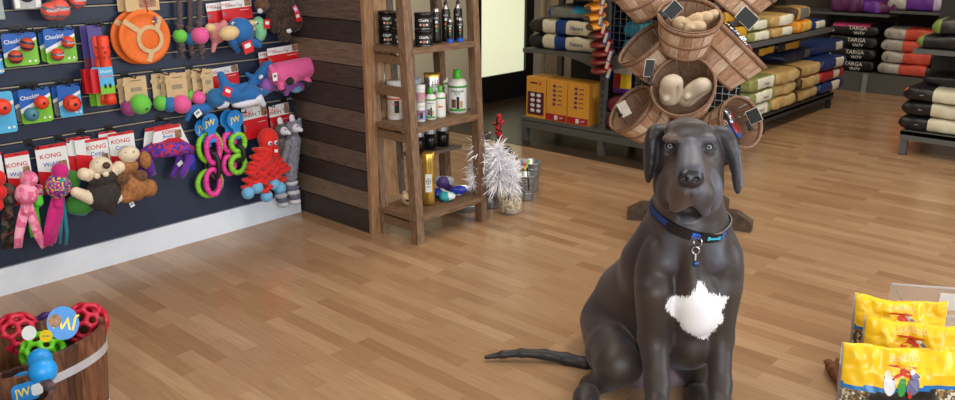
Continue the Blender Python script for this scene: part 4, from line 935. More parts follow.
def curved(m, r, z0, z1, a0, a1, mt, n=8, e=.0006):
    """patch of label wrapped on a cylinder, angles measured from local -y"""
    vs = []; 
    for i in range(n + 1):
        a = -PI / 2 + a0 + (a1 - a0) * i / n
        vs += [((r + e) * math.cos(a), (r + e) * math.sin(a), z0), ((r + e) * math.cos(a), (r + e) * math.sin(a), z1)]
    m.add(vs, [(2 * i, 2 * i + 2, 2 * i + 3, 2 * i + 1) for i in range(n)], mt, None, True)
def ctext(m, s, r, z, h, mt, e=.0012):
    """flat lettering set just proud of the front of a cylinder"""
    v, f = text_mesh(s); k = h / .7
    vs = [((r + e) * math.sin(q.x * k / r), -(r + e) * math.cos(q.x * k / r), z + q.y * k) for q in v]; m.add(vs, f, mt)
def tub(px, py, z, r, h, label, group=None, dz=0):
    M = face(stand(px, py, z)); M = T(0, 0, dz) @ M; root = thing('grooming_tub', label, 'tub', M, group)
    m = MB(); m.lathe([(0, 0), (r * .97, 0), (r, .004), (r, h * .8), (r * .98, h * .8), (0, h * .8)], jarb, 28)
    curved(m, r, .004, .007, -PI, PI, tsil, 28); ctext(m, 'ChaiPa', r, h * .56, .013, cwhite)
    for i, c_ in enumerate((cwhite, labred, labor, labgr, cwhite)): curved(m, r, h * .24, h * .36, -.42 + i * .18, -.28 + i * .18, c_, 2, .001)
    m.build('tub_body', root); m = MB(); m.lathe([(0, h), (r * .96, h), (r * 1.03, h * .97), (r * 1.03, h * .8), (0, h * .8)], jarb, 28); m.build('lid', root); return root
T3 = zsh[2] + .0002; T2 = zsh[1] + .0002; T1 = zsh[0] + .0002
for (px, py, nm) in ((388, 45, 'left'), (401, 47, 'middle'), (424, 47.5, 'right')):
    for k, w_ in enumerate(('lower', 'upper')): tub(px, py - 1.5, T3, .046, .083, 'black round tub, %s one of the %s pair on the top shelf' % (w_, nm), 'black tubs on the top shelf', dz=k * .084)
def spray(px, py, z, r, h, label, blue=False):
    M = face(stand(px, py, z)); root = thing('spray_bottle', label, 'bottle', M, 'spray bottles on the top shelf')
    m = MB(); m.lathe([(0, 0), (r, .001), (r, .02, ibl if blue else jarb), (r, .021), (r, h * .68), (r * .95, h * .71), (r * .5, h * .8)], jarb, 20)
    if blue: curved(m, r, .001, .018, -PI, PI, ibl, 20)
    for i, c_ in enumerate((labgr, labor, cwhite)): curved(m, r, h * (.28 + .1 * i), h * (.34 + .1 * i), -.2, .25, c_, 3, .001)
    ctext(m, 'FLEX', r, h * .6, .007, cwhite); m.build('bottle_body', root)
    m = MB(); m.lathe([(r * .97, h * .695), (r * .55, h * .8), (r * .45, h * .84), (0, h * .84)], tsil, 20); m.build('silver_shoulder', root)
    m = MB(); m.lathe([(r * .4, h * .83), (r * .42, h * .9), (r * .25, h * .92), (r * .22, h), (0, h)], jarb, 14); m.box((0, -r * .4, h * .965), (r * .3, r * .8, h * .05), jarb); m.build('spray_head', root)
spray(436.5, 43, T3, .024, .215, 'tall black spray bottle with silver shoulder, leftmost of the spray bottles')
spray(446, 41, T3, .024, .225, 'tall black spray bottle behind the left small blue-based one')
spray(458, 40, T3, .024, .225, 'tall black spray bottle behind the right small blue-based one')
spray(450, 42.5, T3, .0175, .145, 'small black spray bottle with blue base, left of two', True)
spray(460, 41.5, T3, .0175, .15, 'small black spray bottle with blue base, right of two', True)
m = MB(); m.ell((0, 0, .05), (.04, .03, .05), mat('silver_foil', (190, 185, 180), .25, .9, var=.3, bump=.5)); m.build('treat_pouch', None, stand(430, 36, T3), 'crinkled silver pouch behind the black tubs on the top shelf', 'pouch')
# second shelf
def jar(px, py, z, r, h, lidm, bodyc, lab, label):
    M = face(stand(px, py, z)); root = thing('supplement_jar', label, 'jar', M); m = MB(); m.lathe([(0, 0), (r * .96, 0), (r, .004), (r, h * .74), (r * .9, h * .8), (0, h * .8)], bodyc, 28)
    curved(m, r, h * .1, h * .62, -PI, PI, lab, 28)
    curved(m, r, h * .18, h * .5, -.1, .5, cblk, 5, .0012); curved(m, r, h * .52, h * .56, -PI, PI, labred, 24, .0012); ctext(m, 'PET', r, h * .4, .01, labred, .002); m.build('jar_body', root)
    m = MB(); m.lathe([(r * .96, h * .76), (r * 1.0, h * .78), (r * 1.0, h * .98), (r * .95, h), (0, h)], lidm, 28); m.build('lid', root)
jar(395.6, 118.5, T2, .043, .205, lidw, lidw, mat('label_cream', (205, 195, 180), .5), 'tall white jar with cream lid and dog label behind the side rail')
jar(420.5, 121, T2, .027, .10, lidw, lidw, mat('label_blue_white', (150, 165, 200), .5), 'small white jar at the bottom, right behind the front post')
M = face(stand(420.5, 121, T2)); M = T(0, 0, .1004) @ M
root = thing('supplement_jar', 'small white jar with pink label stacked on top of the other behind the front post', 'jar', M); m = MB(); m.lathe([(0, 0), (.027, .001), (.027, .07), (0, .07)], lidw, 24); curved(m, .027, .015, .055, -PI, PI, mat('label_pink_white', (200, 150, 160), .5), 20); m.build('jar_body', root); m = MB(); m.lathe([(.028, .07), (.028, .09), (0, .092)], lidw, 24); m.build('lid', root)
def shampoo(px, py, z, r, h, label, kind=0, sx=1.0):
    M = face(stand(px, py, z)); root = thing('shampoo_bottle', label, 'bottle', M, 'green capped bottles on the middle shelf')
    m = MB(); m.lathe([(0, 0), (r * .9, 0), (r, .005), (r, h * .68), (r * .85, h * .755), (r * .38, h * .80), (0, h * .80)], lidw, 28)
    curved(m, r, h * .06, h * .6, -1.1, 1.1, cwhite, 12); curved(m, r, h * .6, h * .65, -1.3, 1.3, labgr, 12, .0008)
    if kind == 0:
        curved(m, r, h * .14, h * .34, -.62, -.15, mat('dog_photo_brown', (110, 70, 44), .6), 4, .0012); curved(m, r, h * .12, h * .4, -.1, .2, cblk, 4, .0012); curved(m, r, h * .14, h * .3, .25, .55, mat('dog_photo_tan', (190, 150, 90), .6), 4, .0012)
        ctext(m, 'Natural', r, h * .53, r * .3, cblk); ctext(m, 'PET', r, h * .45, r * .26, labgr); curved(m, r, h * .06, h * .12, -.9, .9, labgr, 8, .001)
    else:
        v = [((r + .0012) * math.sin(a_ * .65 / 1.0 * math.cos(q)), -(r + .0012) * math.cos(a_ * .65 * math.cos(q)), h * .36 + r * .62 * math.sin(q)) for q in np.linspace(0, 2 * PI, 25)[:-1] for a_ in (1,)]
        m.add(v, [list(range(24))], yel); curved(m, r, h * .34, h * .38, -.35, .35, labred, 4, .002)
    m.build('bottle_body', root)
    m = MB(); m.lathe([(r * .44, h * .79), (r * .46, h * .81), (r * .40, h * .985), (r * .34, h), (0, h)], capg, 20); m.build('cap', root)
shampoo(457.5, 112, T2, .054, .235, 'largest white bottle with green cap and three dogs on the label')
shampoo(431, 119, T2, .029, .17, 'small white green-capped bottle with dog label, left of the front pair')
shampoo(440.5, 117, T2, .029, .17, 'small white green-capped bottle with a yellow round sticker', 1)
shampoo(440, 106, T2, .05, .215, 'large white green-capped bottle standing behind the two small ones')
shampoo(428, 110, T2, .025, .16, 'green-capped bottle half hidden behind the left small bottle')
foil = mat('silver_foil', (190, 185, 180), .25, .9)
def pouch(name, M, w_, h, th, zone, label, cat='pouch', group=None, seed=0, parts=None):
    """stand-up pouch: x width, z up, thin in y"""
    nu, nv = 14, 16; vs = []; fs = []; ms = []
    for j in range(nv + 1):
        v = j / nv
        for side in (-1, 1):
            for i in range(nu + 1):
                u = i / nu * 2 - 1; f = math.sqrt(max(0, 1 - abs(u) ** 3)) * (max(0, 1 - v ** 2.2) ** .6) * (min(1, (v + .04) * 9) ** .5)
                nz_ = mnoise.noise(Vector((u * 2.2 + seed, v * 3, side * 5))) * .12
                vs.append((u * w_ / 2 * (1 - .05 * math.sin(v * PI)), side * (th / 2 * f * (1 + nz_ * 2.5) + .0006), v * h))
    row = 2 * (nu + 1)
    for j in range(nv):
        for s_ in (0, 1):
            for i in range(nu):
                a = j * row + s_ * (nu + 1) + i; q = (a, a + 1, a + 1 + row, a + row); fs.append(q if s_ == 0 else q[::-1]); ms.append(zone((i + .5) / nu * 2 - 1, (j + .5) / nv, s_))
        a, b = j * row, j * row + nu + 1; fs.append((b, a, a + row, b + row)); ms.append(zone(-1, (j + .5) / nv, 0)); a, b = a + nu, b + nu; fs.append((a, b, b + row, a + row)); ms.append(zone(1, (j + .5) / nv, 0))
    fs.append([i for i in range(nu + 1)][::-1] + [nu + 1 + i for i in range(nu + 1)]); ms.append(zone(0, 0, 0))
    fs.append([nv * row + i for i in range(nu + 1)] + [nv * row + nu + 1 + i for i in range(nu + 1)][::-1]); ms.append(zone(0, 1, 0))
    m = MB(); m.add(vs, fs, ms, None, True)
    if parts: parts(m)
    return m.build(name, None, M, label, cat, group)
pouch('treat_pouch', face(T(OX + .20, OY + .235, T2)), .10, .21, .04, lambda u, v, s: foil if v < .8 else mat('print_grey_blue', (150, 160, 175), .4), 'silver treat bag standing at the back of the middle shelf')
pouch('treat_pouch', face(T(OX + .36, OY + .24, T2)), .09, .22, .04, lambda u, v, s: mat('magenta_edge', (210, 40, 120), .4) if u > .8 else (foil if v < .86 else mat('gold_foil', (200, 160, 70), .3, .8)), 'silver and pink edged treat bag at the back behind the largest bottle')
# bottom shelf
goldf = mat('gold_foil', (214, 168, 52), .25, .8, var=.3, scale=25, bump=.8)
def glab(m): m.box((.0, -.024, .13), (.034, .003, .1), cwhite); m.tube([(.012 * math.cos(a), -.026, .14 + .016 * math.sin(a)) for a in np.linspace(0, 6.28, 17)[:-1]], .0012, cblk, 4, closed=True); m.box((0, -.0262, .14), (.002, .001, .03), cblk); m.box((0, -.0262, .14), (.02, .001, .002), cblk); m.box((0, -.0262, .11), (.022, .001, .003), cblk)
pouch('treat_pouch', face(stand(429, 205, T1)), .068, .30, .045, lambda u, v, s: goldf, 'tall narrow gold foil pouch with a white round-logo label on the bottom shelf', parts=glab)
wfoil = mat('white_crinkled_film', (210, 212, 218), .25, var=.2, bump=.6); tealp = mat('teal_package', (40, 165, 170), .35); navp = mat('blue_package', (40, 60, 170), .35, var=.3)
def lump(name, px, py, z, r, mt, label, cat='package', seed=1, group=None):
    B_ = Blob(.004, .012); rnd = random.Random(seed)
    for i in range(6): B_.e((rnd.uniform(-.5, .5) * r[0], rnd.uniform(-.5, .5) * r[1], r[2] * rnd.uniform(.5, .9)), (r[0] * .62, r[1] * .62, r[2] * rnd.uniform(.45, .6)), mt[i % len(mt)])
    o = B_.build(name, None, jitter=.0025, M= face(stand(px, py, z)), label=label, cat=cat, group=group)
    zmin = min(v.co.z for v in o.data.vertices); o.location.z -= zmin; return o
lump('toy_package', 442, 198, T1, (.05, .04, .04), [wfoil, wfoil, navp], 'white and blue crinkled toy package beside the gold pouch')
lump('toy_package', 448, 201, T1, (.045, .03, .035), [tealp, tealp, cwhite], 'teal packaged toy in front on the bottom shelf', seed=4)
lump('toy_package', 458, 196, T1, (.045, .035, .045), [navp, wfoil, navp], 'blue and white packaged toy at the right of the bottom shelf', seed=7)
lump('toy_package', 446, 190, T1, (.06, .03, .06), [mat('purple_package', (90, 60, 130), .4, var=.3), wfoil], 'purple packaged toy at the back of the bottom shelf', seed=9)
M = face(T(OX + .10, OY + .17, T1)); root = thing('rope_owl_toy', 'round cream fringed toy with red trim on the left of the bottom shelf', 'toy', M); B_ = Blob(.004, .008); rnd = random.Random(3)
for i in range(26):
    a, b = rnd.uniform(0, 6.28), rnd.uniform(-.4, 1.3); B_.e((.028 * math.cos(a) * math.cos(b), .02 * math.sin(a) * math.cos(b), .052 + .03 * math.sin(b)), (.016, .012, .006), mat('cream_fringe', (206, 178, 140), .9, var=.25), RY(rnd.uniform(-.5, .5)))
B_.e((0, 0, .04), (.04, .03, .04), MATS['cream_fringe']); B_.e((-.005, -.02, .04), (.015, .012, .01), pblk); B_.build('body', root); m = MB(); m.ell((.008, -.018, .088), (.018, .016, .012), cred); m.ell((.022, -.024, .07), (.012, .008, .02), mat('navy_cloth', (40, 44, 80), .8)); m.build('red_trim', root)
silv = mat('bottle_silver_cap', (200, 202, 206), .3, .6)
for i, (px, w_, lb) in enumerate(((422, .04, 'dark bottle with silver band at the left of the inner ledge'), (434, .034, 'dark bottle with white band in the middle of the inner ledge'), (448, .036, 'dark bottle with silver cap at the right end of the inner ledge'))):
    p = Vector((OX + .22 + .10 * i + .02, OY + .245, .4102)); M = face(T(*p)); root = thing('dark_bottle', lb, 'bottle', M, 'dark bottles on the inner ledge'); m = MB(); m.lathe([(0, 0), (w_, .002), (w_, .09), (w_ * .98, .09), (0, .09)], jarb, 22); m.lathe([(w_, .09), (w_, .145), (w_ * .8, .155), (0, .155)], silv, 22); m.build('bottle_body', root)
# ================================================================== BUCKETS AND FEATHER TOYS BY THE SHELF
galv = mat('galvanised_steel', (165, 175, 185), .35, .85, var=.2, scale=14)
def bucket(px, py, r0, r1, h, label, handle=True):
    M = face(stand(px, py, 0)); root = thing('metal_bucket', label, 'bucket', M); m = MB()
    m.lathe([(0, 0), (r0, 0), (r0 * 1.02, .006), (r1, h - .006), (r1 * 1.03, h), (r1 * .98, h), (r0 * .96, .012), (0, .012)], galv, 32); 
    for u in (.3, .8): rr = r0 + (r1 - r0) * u; m.lathe([(rr, h * u - .004), (rr + .003, h * u), (rr, h * u + .004)], galv, 32)
    m.build('pail', root)
    if handle: m = MB(); m.tube([(.022 * math.cos(a), -(r0 + (r1 - r0) * .7) - .004, h * .55 + .022 * math.sin(a)) for a in np.linspace(0, 6.28, 17)[:-1]], .0022, galv, 6, closed=True); m.build('ring_handle', root)
    return M
bucket(491, 206, .052, .068, .14, 'round galvanised bucket holding the feather toys, beside the shelf post')
bucket(526, 199, .045, .062, .16, 'slim galvanised bucket standing behind the glass jar')
bucket(530, 190, .05, .066, .19, 'tall galvanised bucket at the back with a coloured toy in it')
bucket(466, 209, .07, .1, .12, 'wide galvanised bowl bucket partly hidden behind the shelf post', False)
M = face(stand(510.5, 212, 0)); root = thing('glass_jar', 'low glass jar filled with kibble and a red ribbon, in front of the buckets', 'jar', M)
glass = mat('clear_glass', (240, 245, 245), .03, var=0, alpha=.14)
m = MB(); m.lathe([(0, 0), (.066, 0), (.069, .004), (.069, .145), (.066, .145), (.065, .008), (0, .008)], glass, 36); m.build('glass', root)
kib = multi('kibble_mix', [(190, 165, 125), (225, 205, 165), (150, 120, 85), (240, 228, 200)], 90)
m = MB(); rnd = random.Random(11)
m.lathe([(0, .009), (.062, .009), (.062, .075), (0, .085)], kib, 24)
for i in range(260):
    a = rnd.uniform(0, 6.28); u = rnd.random(); r_ = .0585 if u < .8 else rnd.uniform(0, .055); z = rnd.uniform(.016, .08) if u < .8 else .083
    m.ell((r_ * math.cos(a), r_ * math.sin(a), z), (.0055, .0055, .004), kib, seg=6, rings=4, rot=Matrix.Rotation(a, 3, 'Z'))
o = m.build('kibble', root)
ribr = mat('red_satin_ribbon', (205, 24, 36), .35)
m = MB(); m.tube([(-.005, -.0, .08), (-.008, -.04, .17), (.0, -.05, .24), (.01, -.045, .30)], .004, ribr, 6); m.build('red_ribbon', root)
fth = mat('white_feather', (250, 250, 255), .8, var=.05, sheen=.3)
def feather(m, p, d, ln, mt, rnd):
    d = Vector(d).normalized(); s_ = d.cross(Vector((rnd.uniform(-1, 1), rnd.uniform(-1, 1), rnd.uniform(-1, 1)))).normalized(); up_ = d.cross(s_); n = 4; vs = []; fs = []
    for i in range(n + 1):
        u = i / n; c = Vector(p) + d * ln * u + up_ * ln * .35 * u * u - Vector((0, 0, ln * .25 * u * u)); w_ = ln * .035 * math.sin(PI * min(1, u * .9 + .1)) + .0003
        vs += [c + s_ * w_, c + up_ * w_ * .3, c - s_ * w_]
    for i in range(n): a = i * 3; fs += [(a, a + 1, a + 4, a + 3), (a + 1, a + 2, a + 5, a + 4)]
    m.add(vs, fs, mt, None, True)
def feather_toy(pts, label, n, R, seed, name='feather_wand'):
    rnd = random.Random(seed); P = [Vector(gpt(*p)) for p in pts]; o = P[0]; root = thing(name, label, 'cat toy', T(*o), 'white feather toys in the buckets')
    m = MB(); m.tube([p - o for p in P], .004, mat('wand_stick', (120, 110, 110), .6), 6); m.build('wand', root); m = MB()
    for i in range(n):
        u = (.3 + .7 * rnd.random()) * (len(P) - 1); k = int(u); c = P[k].lerp(P[min(k + 1, len(P) - 1)], u - k) - o
        d = Vector((rnd.gauss(0, 1), rnd.gauss(0, 1), rnd.gauss(.2, .9))); feather(m, c, d, R * (rnd.uniform(.25, .7) if rnd.random() < .7 else rnd.uniform(.6, 1.15)), fth, rnd)
    m.build('feathers', root)
def gpt(px, py, b):
    t = S(px, py, b); return CP + ray(px, py) * t
BF = 4.42
feather_toy([(491, 196, BF + .05), (488, 180, BF + .05), (483, 160, BF + .05), (479, 140, BF + .05)], 'white feather wand leaning left out of the round bucket', 900, .10, 1)
feather_toy([(496, 196, BF), (499, 182, BF - .03), (500, 165, BF - .03), (497, 148, BF)], 'thick white feather wand in the middle of the bunch', 1200, .105, 2)
feather_toy([(508, 200, BF - .05), (511, 188, BF - .06), (513, 176, BF - .05), (512, 160, BF)], 'white feather wand standing in the glass jar with the ribbon', 900, .075, 3)
feather_toy([(470, 200, BF), (473, 186, BF), (474, 172, BF + .04), (475, 163, BF + .05)], 'white feather wand seen between the shelf posts', 450, .07, 4)
B_ = Blob(.004, .01); o = gpt(498, 128, BF + .12)
def rel(px, py, b): return gpt(px, py, b) - o
for (a, b_, r1, r2) in (((499, 116, BF + .12), (498, 132, BF + .12), .014, .018), ((494, 124, BF + .12), (503, 122, BF + .12), .009, .009), ((499, 132, BF + .12), (503, 141, BF + .12), .014, .008)): B_.c(rel(*a), rel(*b_), r1, r2, multi('red_black_tartan', [(200, 26, 36), (30, 20, 22), (190, 30, 40)], 90))
B_.c(rel(498, 134, BF + .12), rel(494, 198, BF + .08), .006, .004, cblk)
B_.build('plush_wand_toy', None, T(*o), label='red and black tartan toy on a stick above the white feathers', cat='cat toy')
for i, (px, py, b_, lb) in enumerate(((486, 135, BF + .1, 'dark brown fuzzy mouse head toy on a stick left of the tartan toy'), (507, 150, BF + .06, 'dark brown fuzzy toy on a stick right among the feathers'), (513, 160, BF + .06, 'lower dark fuzzy toy on a stick by the feathers'))):
    o = gpt(px, py, b_); B_ = Blob(.004, .01); B_.e((0, 0, 0), (.03, .025, .024), mat('fuzzy_brown', (70, 60, 58), .95, var=.4, bump=.8)); B_.c((0, 0, 0), gpt(px - 2 if i else px + 6, 200, BF + .04) - o, .004, .004, cblk); B_.build('fuzzy_wand_toy', None, T(*o), jitter=.001, label=lb, cat='cat toy')
o = gpt(527, 166, BF + .14); B_ = Blob(.003, .006); B_.c((-.02, 0, -.02), (.02, 0, .03), .007, .006, mat('lime_felt_toy', (150, 190, 40), .8)); B_.c((-.03, 0, -.01), (-.01, .01, .02), .007, .004, mat('pink_felt_toy', (220, 80, 110), .8)); B_.c((0, 0, 0), gpt(529, 190, BF + .2) - o, .004, .004, cblk); B_.build('felt_wand_toy', None, T(*o), label='lime and pink felt toy poking out of the tall back bucket', cat='cat toy')
# ================================================================== SHELVING UNITS AND BAGS OF FOOD
gun = mat('grey_shelf_steel', (98, 100, 98), .45, .3, var=.05); gdk = mat('dark_shelf_steel', (50, 50, 50), .5, .3, var=.05); back = mat('dark_back_panel', (34, 32, 31), .6)
pinkp = mat('bag_hot_pink', (225, 80, 130), .35); blkp = mat('bag_black', (30, 29, 30), .38, var=.15, bump=.2); crmp = mat('bag_cream', (208, 200, 172), .45, var=.05); olv = mat('bag_olive_green', (140, 142, 82), .45, var=.08); lbl = mat('bag_label_ivory', (226, 222, 200), .4, var=.03); tanp = mat('bag_tan', (190, 156, 98), .45, var=.1); brnp = mat('bag_brown', (74, 54, 36), .45, var=.15); bluep = mat('bag_blue', (26, 54, 112), .4, var=.1); redp = mat('bag_red', (170, 34, 44), .4, var=.1); navp2 = mat('bag_navy', (30, 38, 62), .4, var=.15); orgp = mat('bag_orange', (224, 150, 40), .4, var=.08); gryp = mat('bag_grey', (112, 114, 104), .45, var=.12); tealb = mat('bag_teal', (40, 140, 170), .4, var=.12); musb = mat('bag_mustard', (190, 140, 30), .45, var=.1); marn = mat('bag_maroon', (110, 36, 52), .4, var=.2); silb = mat('bag_silver', (190, 186, 180), .35, .2, var=.1); corb = mat('bag_coral', (214, 88, 70), .4, var=.06); viob = mat('bag_violet', (104, 50, 150), .4, var=.08); plumb = mat('bag_plum', (92, 36, 84), .4, var=.2); lgrn = mat('bag_leaf_green', (112, 130, 58), .45, var=.1); orfl = mat('bag_orange_flash', (230, 110, 40), .4)
def bag(L, W, H, zone, M, label, group=None, seed=0, text=None, nu=26, nv=28, name='pet_food_bag', cat='bag of pet food', wr=.05):
    """a filled paper or film sack lying flat: x length, y depth, z thickness, resting on z=0"""
    vs = []; fs = []; ms = []
    for i in range(nu + 1):
        u = i / nu * 2 - 1; u = math.copysign(1 - (1 - abs(u)) ** 1.35, u); fh = max(.10, (1 - abs(u) ** 20)) ** .5; fw = 1 - .05 * abs(u) ** 10
        for j in range(nv):
            a = 2 * PI * j / nv; ca, sa = math.cos(a), math.sin(a)
            y = math.copysign(abs(ca) ** .34, ca) * W / 2 * fw; z = math.copysign(abs(sa) ** .42, sa) * H / 2 * fh
            q = Vector((u * L / 2, y, z)); nz_ = mnoise.noise(q * 9 + Vector((seed * 3.1, 0, 0))) + .7 * mnoise.noise(q * 24 + Vector((0, seed, 0)))
            y += math.copysign(1, ca) * nz_ * W * wr * .5 * fh; z += math.copysign(1, sa) * nz_ * H * wr * 1.6 * fh * (1 if sa > -.5 else .3)
            z = max(z, -H / 2); vs.append((u * L / 2, y, z + H / 2))
    for i in range(nu):
        for j in range(nv):
            j2 = (j + 1) % nv; fs.append((i * nv + j, (i + 1) * nv + j, (i + 1) * nv + j2, i * nv + j2)); a = 2 * PI * (j + .5) / nv
            ms.append(zone((i + .5) / nu * 2 - 1, math.cos(a), math.sin(a)))
    fs += [tuple(range(nv)), tuple(range(nu * nv, (nu + 1) * nv))[::-1]]; ms += [zone(-1, 0, 0), zone(1, 0, 0)]
    m = MB(); m.add(vs, fs, ms, None, True)
    if text:
        for (s_, tx, tz, h_, mt) in text: m.text(s_, (0, 0, 0), h_, mt, T(tx, -W / 2 - .006 - W * wr * .3, tz) @ RX(PI / 2))
    return m.build(name, None, M, label, cat, group)
# faces of units look along -x or -y;  FX: bag's long side faces -x (length along y), FY: faces -y
def FXm(x, y, z, a=0): return T(x, y, z) @ RZ(-PI / 2 + a)     # local x -> -y (image right), local -y -> -x
def FYm(x, y, z, a=0): return T(x, y, z) @ RZ(a)
rg = random.Random(8)
POS = ('bottom', 'second from the bottom', 'third from the bottom', 'top')
def posw(i, n): return 'bottom' if i == 0 else ('top' if i == n - 1 else ('middle' if n == 3 else POS[i]))
# ---- unit A behind the display tower, facing the camera's left
A = thing('shelving_unit', 'grey steel gondola shelving with arched upper shelf, behind the basket tower', 'shelving', T(5.0, 4.03, 0))
m = MB(); m.box((.25, -.80, .185), (.5, 1.6, .03), gun); m.box((.008, -.80, .145), (.016, 1.6, .06), gun); m.build('base_shelf', A)
for y in (-.02, -.74, -1.55):
    for x in (.03, .47): m = MB(); m.box((x, y, .085), (.05, .045, .17), gun); m.build('leg', A)
m = MB(); m.box((.03, -.74, .9), (.035, .05, 1.8), gun); [m.box((.011, -.74, .25 + .05 * i), (.004, .008, .02), black) for i in range(12)]; m.build('upright', A)
m = MB(); m.box((.47, -.02, .9), (.035, .05, 1.8), gun); m.build('upright', A)
m = MB(); n = 12; vs = []
for i in range(n + 1):
    u = i / n; d = .03 + .085 * max(0, (u - .55) / .45) ** 1.6; y = -u * .72; vs += [(0, y, .735), (0, y, .735 - d), (.02, y, .735 - d), (.02, y, .735)]
fs = []
for i in range(n):
    for k in range(4): fs.append((i * 4 + k, i * 4 + 4 + k, i * 4 + 4 + (k + 1) % 4, i * 4 + (k + 1) % 4))
m.add(vs, fs + [(0, 1, 2, 3), (n * 4 + 3, n * 4 + 2, n * 4 + 1, n * 4)], gun); m.box((.25, -.36, .722), (.48, .72, .025), gun)
vs = []
for i in range(n + 1):
    u = i / n; d = .03 + .085 * max(0, (.45 - u) / .45) ** 1.6; y = -.76 - u * .84; vs += [(0, y, .735), (0, y, .735 - d), (.02, y, .735 - d), (.02, y, .735)]
m.add(vs, fs + [(0, 1, 2, 3), (n * 4 + 3, n * 4 + 2, n * 4 + 1, n * 4)], gun); m.box((.25, -1.18, .722), (.48, .84, .025), gun); m.build('upper_shelf', A)
m = MB(); m.box((.25, -.8, 1.13), (.46, 1.6, .025), gun); m.build('top_shelf', A)
m = MB(); m.box((.485, -.42, .98), (.012, .6, 1.5), back); m.box((.485, -1.17, .98), (.012, .8, 1.5), back); m.build('back_panel', A)
wire = mat('wire_grid_steel', (150, 160, 165), .35, .7)
m = MB()
for i in range(17): m.tube([(.06, -.78 - .05 * i, .74), (.06, -.78 - .05 * i, 1.7)], .0028, wire, 6); m.tube([(.40, -.78 - .05 * i, .2), (.40, -.78 - .05 * i, .71)], .0028, wire, 6)
for k in range(31): q_ = .063 if k > 10 else .403; m.tube([(q_, -.76, .2 + .05 * k), (q_, -1.6, .2 + .05 * k)], .0028, wire, 6)
m.build('wire_grid', A)
def zblue(u, c, s):
    if u < -.45: return blkp
    if u < -.12: return crmp
    if u < .08: return bluep if s > -.2 or c > 0 else bluep
    return bluep if abs(s) > .75 else (crmp if c < 0 else bluep)
for k in range(2):
    bag(.64, .40, .115, zblue, FXm(5.24, 3.69, .7355 + .116 * k), 'large black, cream and blue pet food bag, %s of two on the arched shelf' % ('lower', 'upper')[k], 'blue food bags on the arched shelf', seed=k, text=[('Nature', .14, .06, .028, bluep)])
bag(.4, .38, .10, lambda u, c, s: tealb if u > .1 and s > 0 else (bluep if u < -.8 else gryp), FXm(5.26, 3.66, .968, .1), 'grey and teal pet food bag lying on top of the blue ones', seed=5)
for k in range(2): bag(.62, .4, .1, lambda u, c, s: navp2 if u < .2 else blkp, FXm(5.24, 3.69, 1.143 + .101 * k), 'dark navy food bag on the highest shelf, %s of two' % ('lower', 'upper')[k], 'navy bags on the highest shelf', seed=k + 7)
for k in range(2): bag(.40, .34, .12, lambda u, c, s: tealb if abs(u) > .25 else mat('bag_teal_light', (90, 180, 200), .4), FXm(5.30, 3.02, .7355 + .121 * k), 'teal pet food bag behind the wire grid, %s of two' % ('lower', 'upper')[k], 'teal bags behind the wire grid', seed=k + 20)
for k in range(3): bag(.36, .34, .12, lambda u, c, s: musb if s > -.6 else brnp, FXm(5.30, 2.62, .7355 + .121 * k), 'mustard yellow pet food bag behind the wire grid, %s of three' % posw(k, 3), 'mustard bags behind the wire grid', seed=k + 30)
for k in range(2): bag(.56, .34, .125, lambda u, c, s: mat('bag_wine_pink', (120, 46, 66), .4, var=.2) if abs(u) < .8 else marn, FXm(5.19, 2.98, .2005 + .126 * k), 'wine pink pet food bag on the bottom shelf right of the post, %s of two' % ('lower', 'upper')[k], 'wine bags on the bottom shelf', seed=k + 50)
bag(.26, .2, .07, lambda u, c, s: marn if u < 0 else mat('bag_rose', (196, 84, 100), .4), FXm(5.0, 2.86, .7355, .15), 'rose and maroon bag lying on the shelf edge, left of the upper baskets', seed=61)
pouch('pet_food_pouch', T(5.16, 3.22, .4515) @ RZ(-PI / 2), .16, .24, .05, lambda u, v, s: (cwhite if v > .6 else (redp if u < 0 else yel)) if v > .2 else viob, 'colourful white, red and yellow pouch behind the post above the wine bags', 'pouch')
pouch('pet_food_pouch', T(5.22, 2.95, .4525) @ RZ(-PI / 2), .26, .20, .07, lambda u, v, s: blkp, 'black pouch standing behind the wire grid above the wine bags', 'pouch')
# yellow cartons on the bottom shelf
ybox = mat('carton_amber', (222, 158, 58), .5, var=.04); ydk = mat('carton_plum', (88, 30, 44), .5); pdot = mat('print_plum', (96, 60, 110), .5)
for k, (y0, w_, d_, h_, kind) in enumerate(((3.905, .185, .2, .32, 0), (3.705, .19, .2, .315, 1), (3.505, .19, .2, .315, 1))):
    lb = ('amber carton with a plum panel of white rounds on the bottom shelf', 'tall amber carton with purple dots, between the plum panel carton and another amber one', 'tall amber carton with purple dots, next to the steel post')[k]
    m = MB(); m.box((0, 0, h_ / 2), (w_, d_, h_), ybox, bev=.002); f = -d_ / 2 - .0008
    if kind == 0:
        m.box((0, f, h_ * .36), (w_ * .86, .001, h_ * .56), ydk)
        for i in range(2):
            for j in range(4): m.ell((-.03 + .06 * i, f - .001, .06 + .04 * j), (.022, .001, .014), cwhite, seg=12, rings=6)
        m.ell((.04, f, h_ * .86), (.014, .001, .018), corb); m.box((-.02, f - .001, h_ * .86), (.07, .001, .012), ydk)
    else:
        for j in range(5): m.ell((-.02, f, h_ * (.42 + .11 * j)), (.016, .001, .012), pdot, seg=12, rings=6)
        for j in range(5): m.box((.03, f, h_ * (.42 + .11 * j)), (.04, .001, .006), ydk)
        m.box((0, f, .03), (w_, .001, .05), redp); m.box((.0, f - .001, .03), (.03, .001, .034), lidw); m.text('PET', (.05, 0, 0), .014, cwhite, T(0, f - .001, .03) @ RX(PI / 2))
    m.build('treat_carton', None, FXm(5.115, y0, .2005), lb, 'carton')
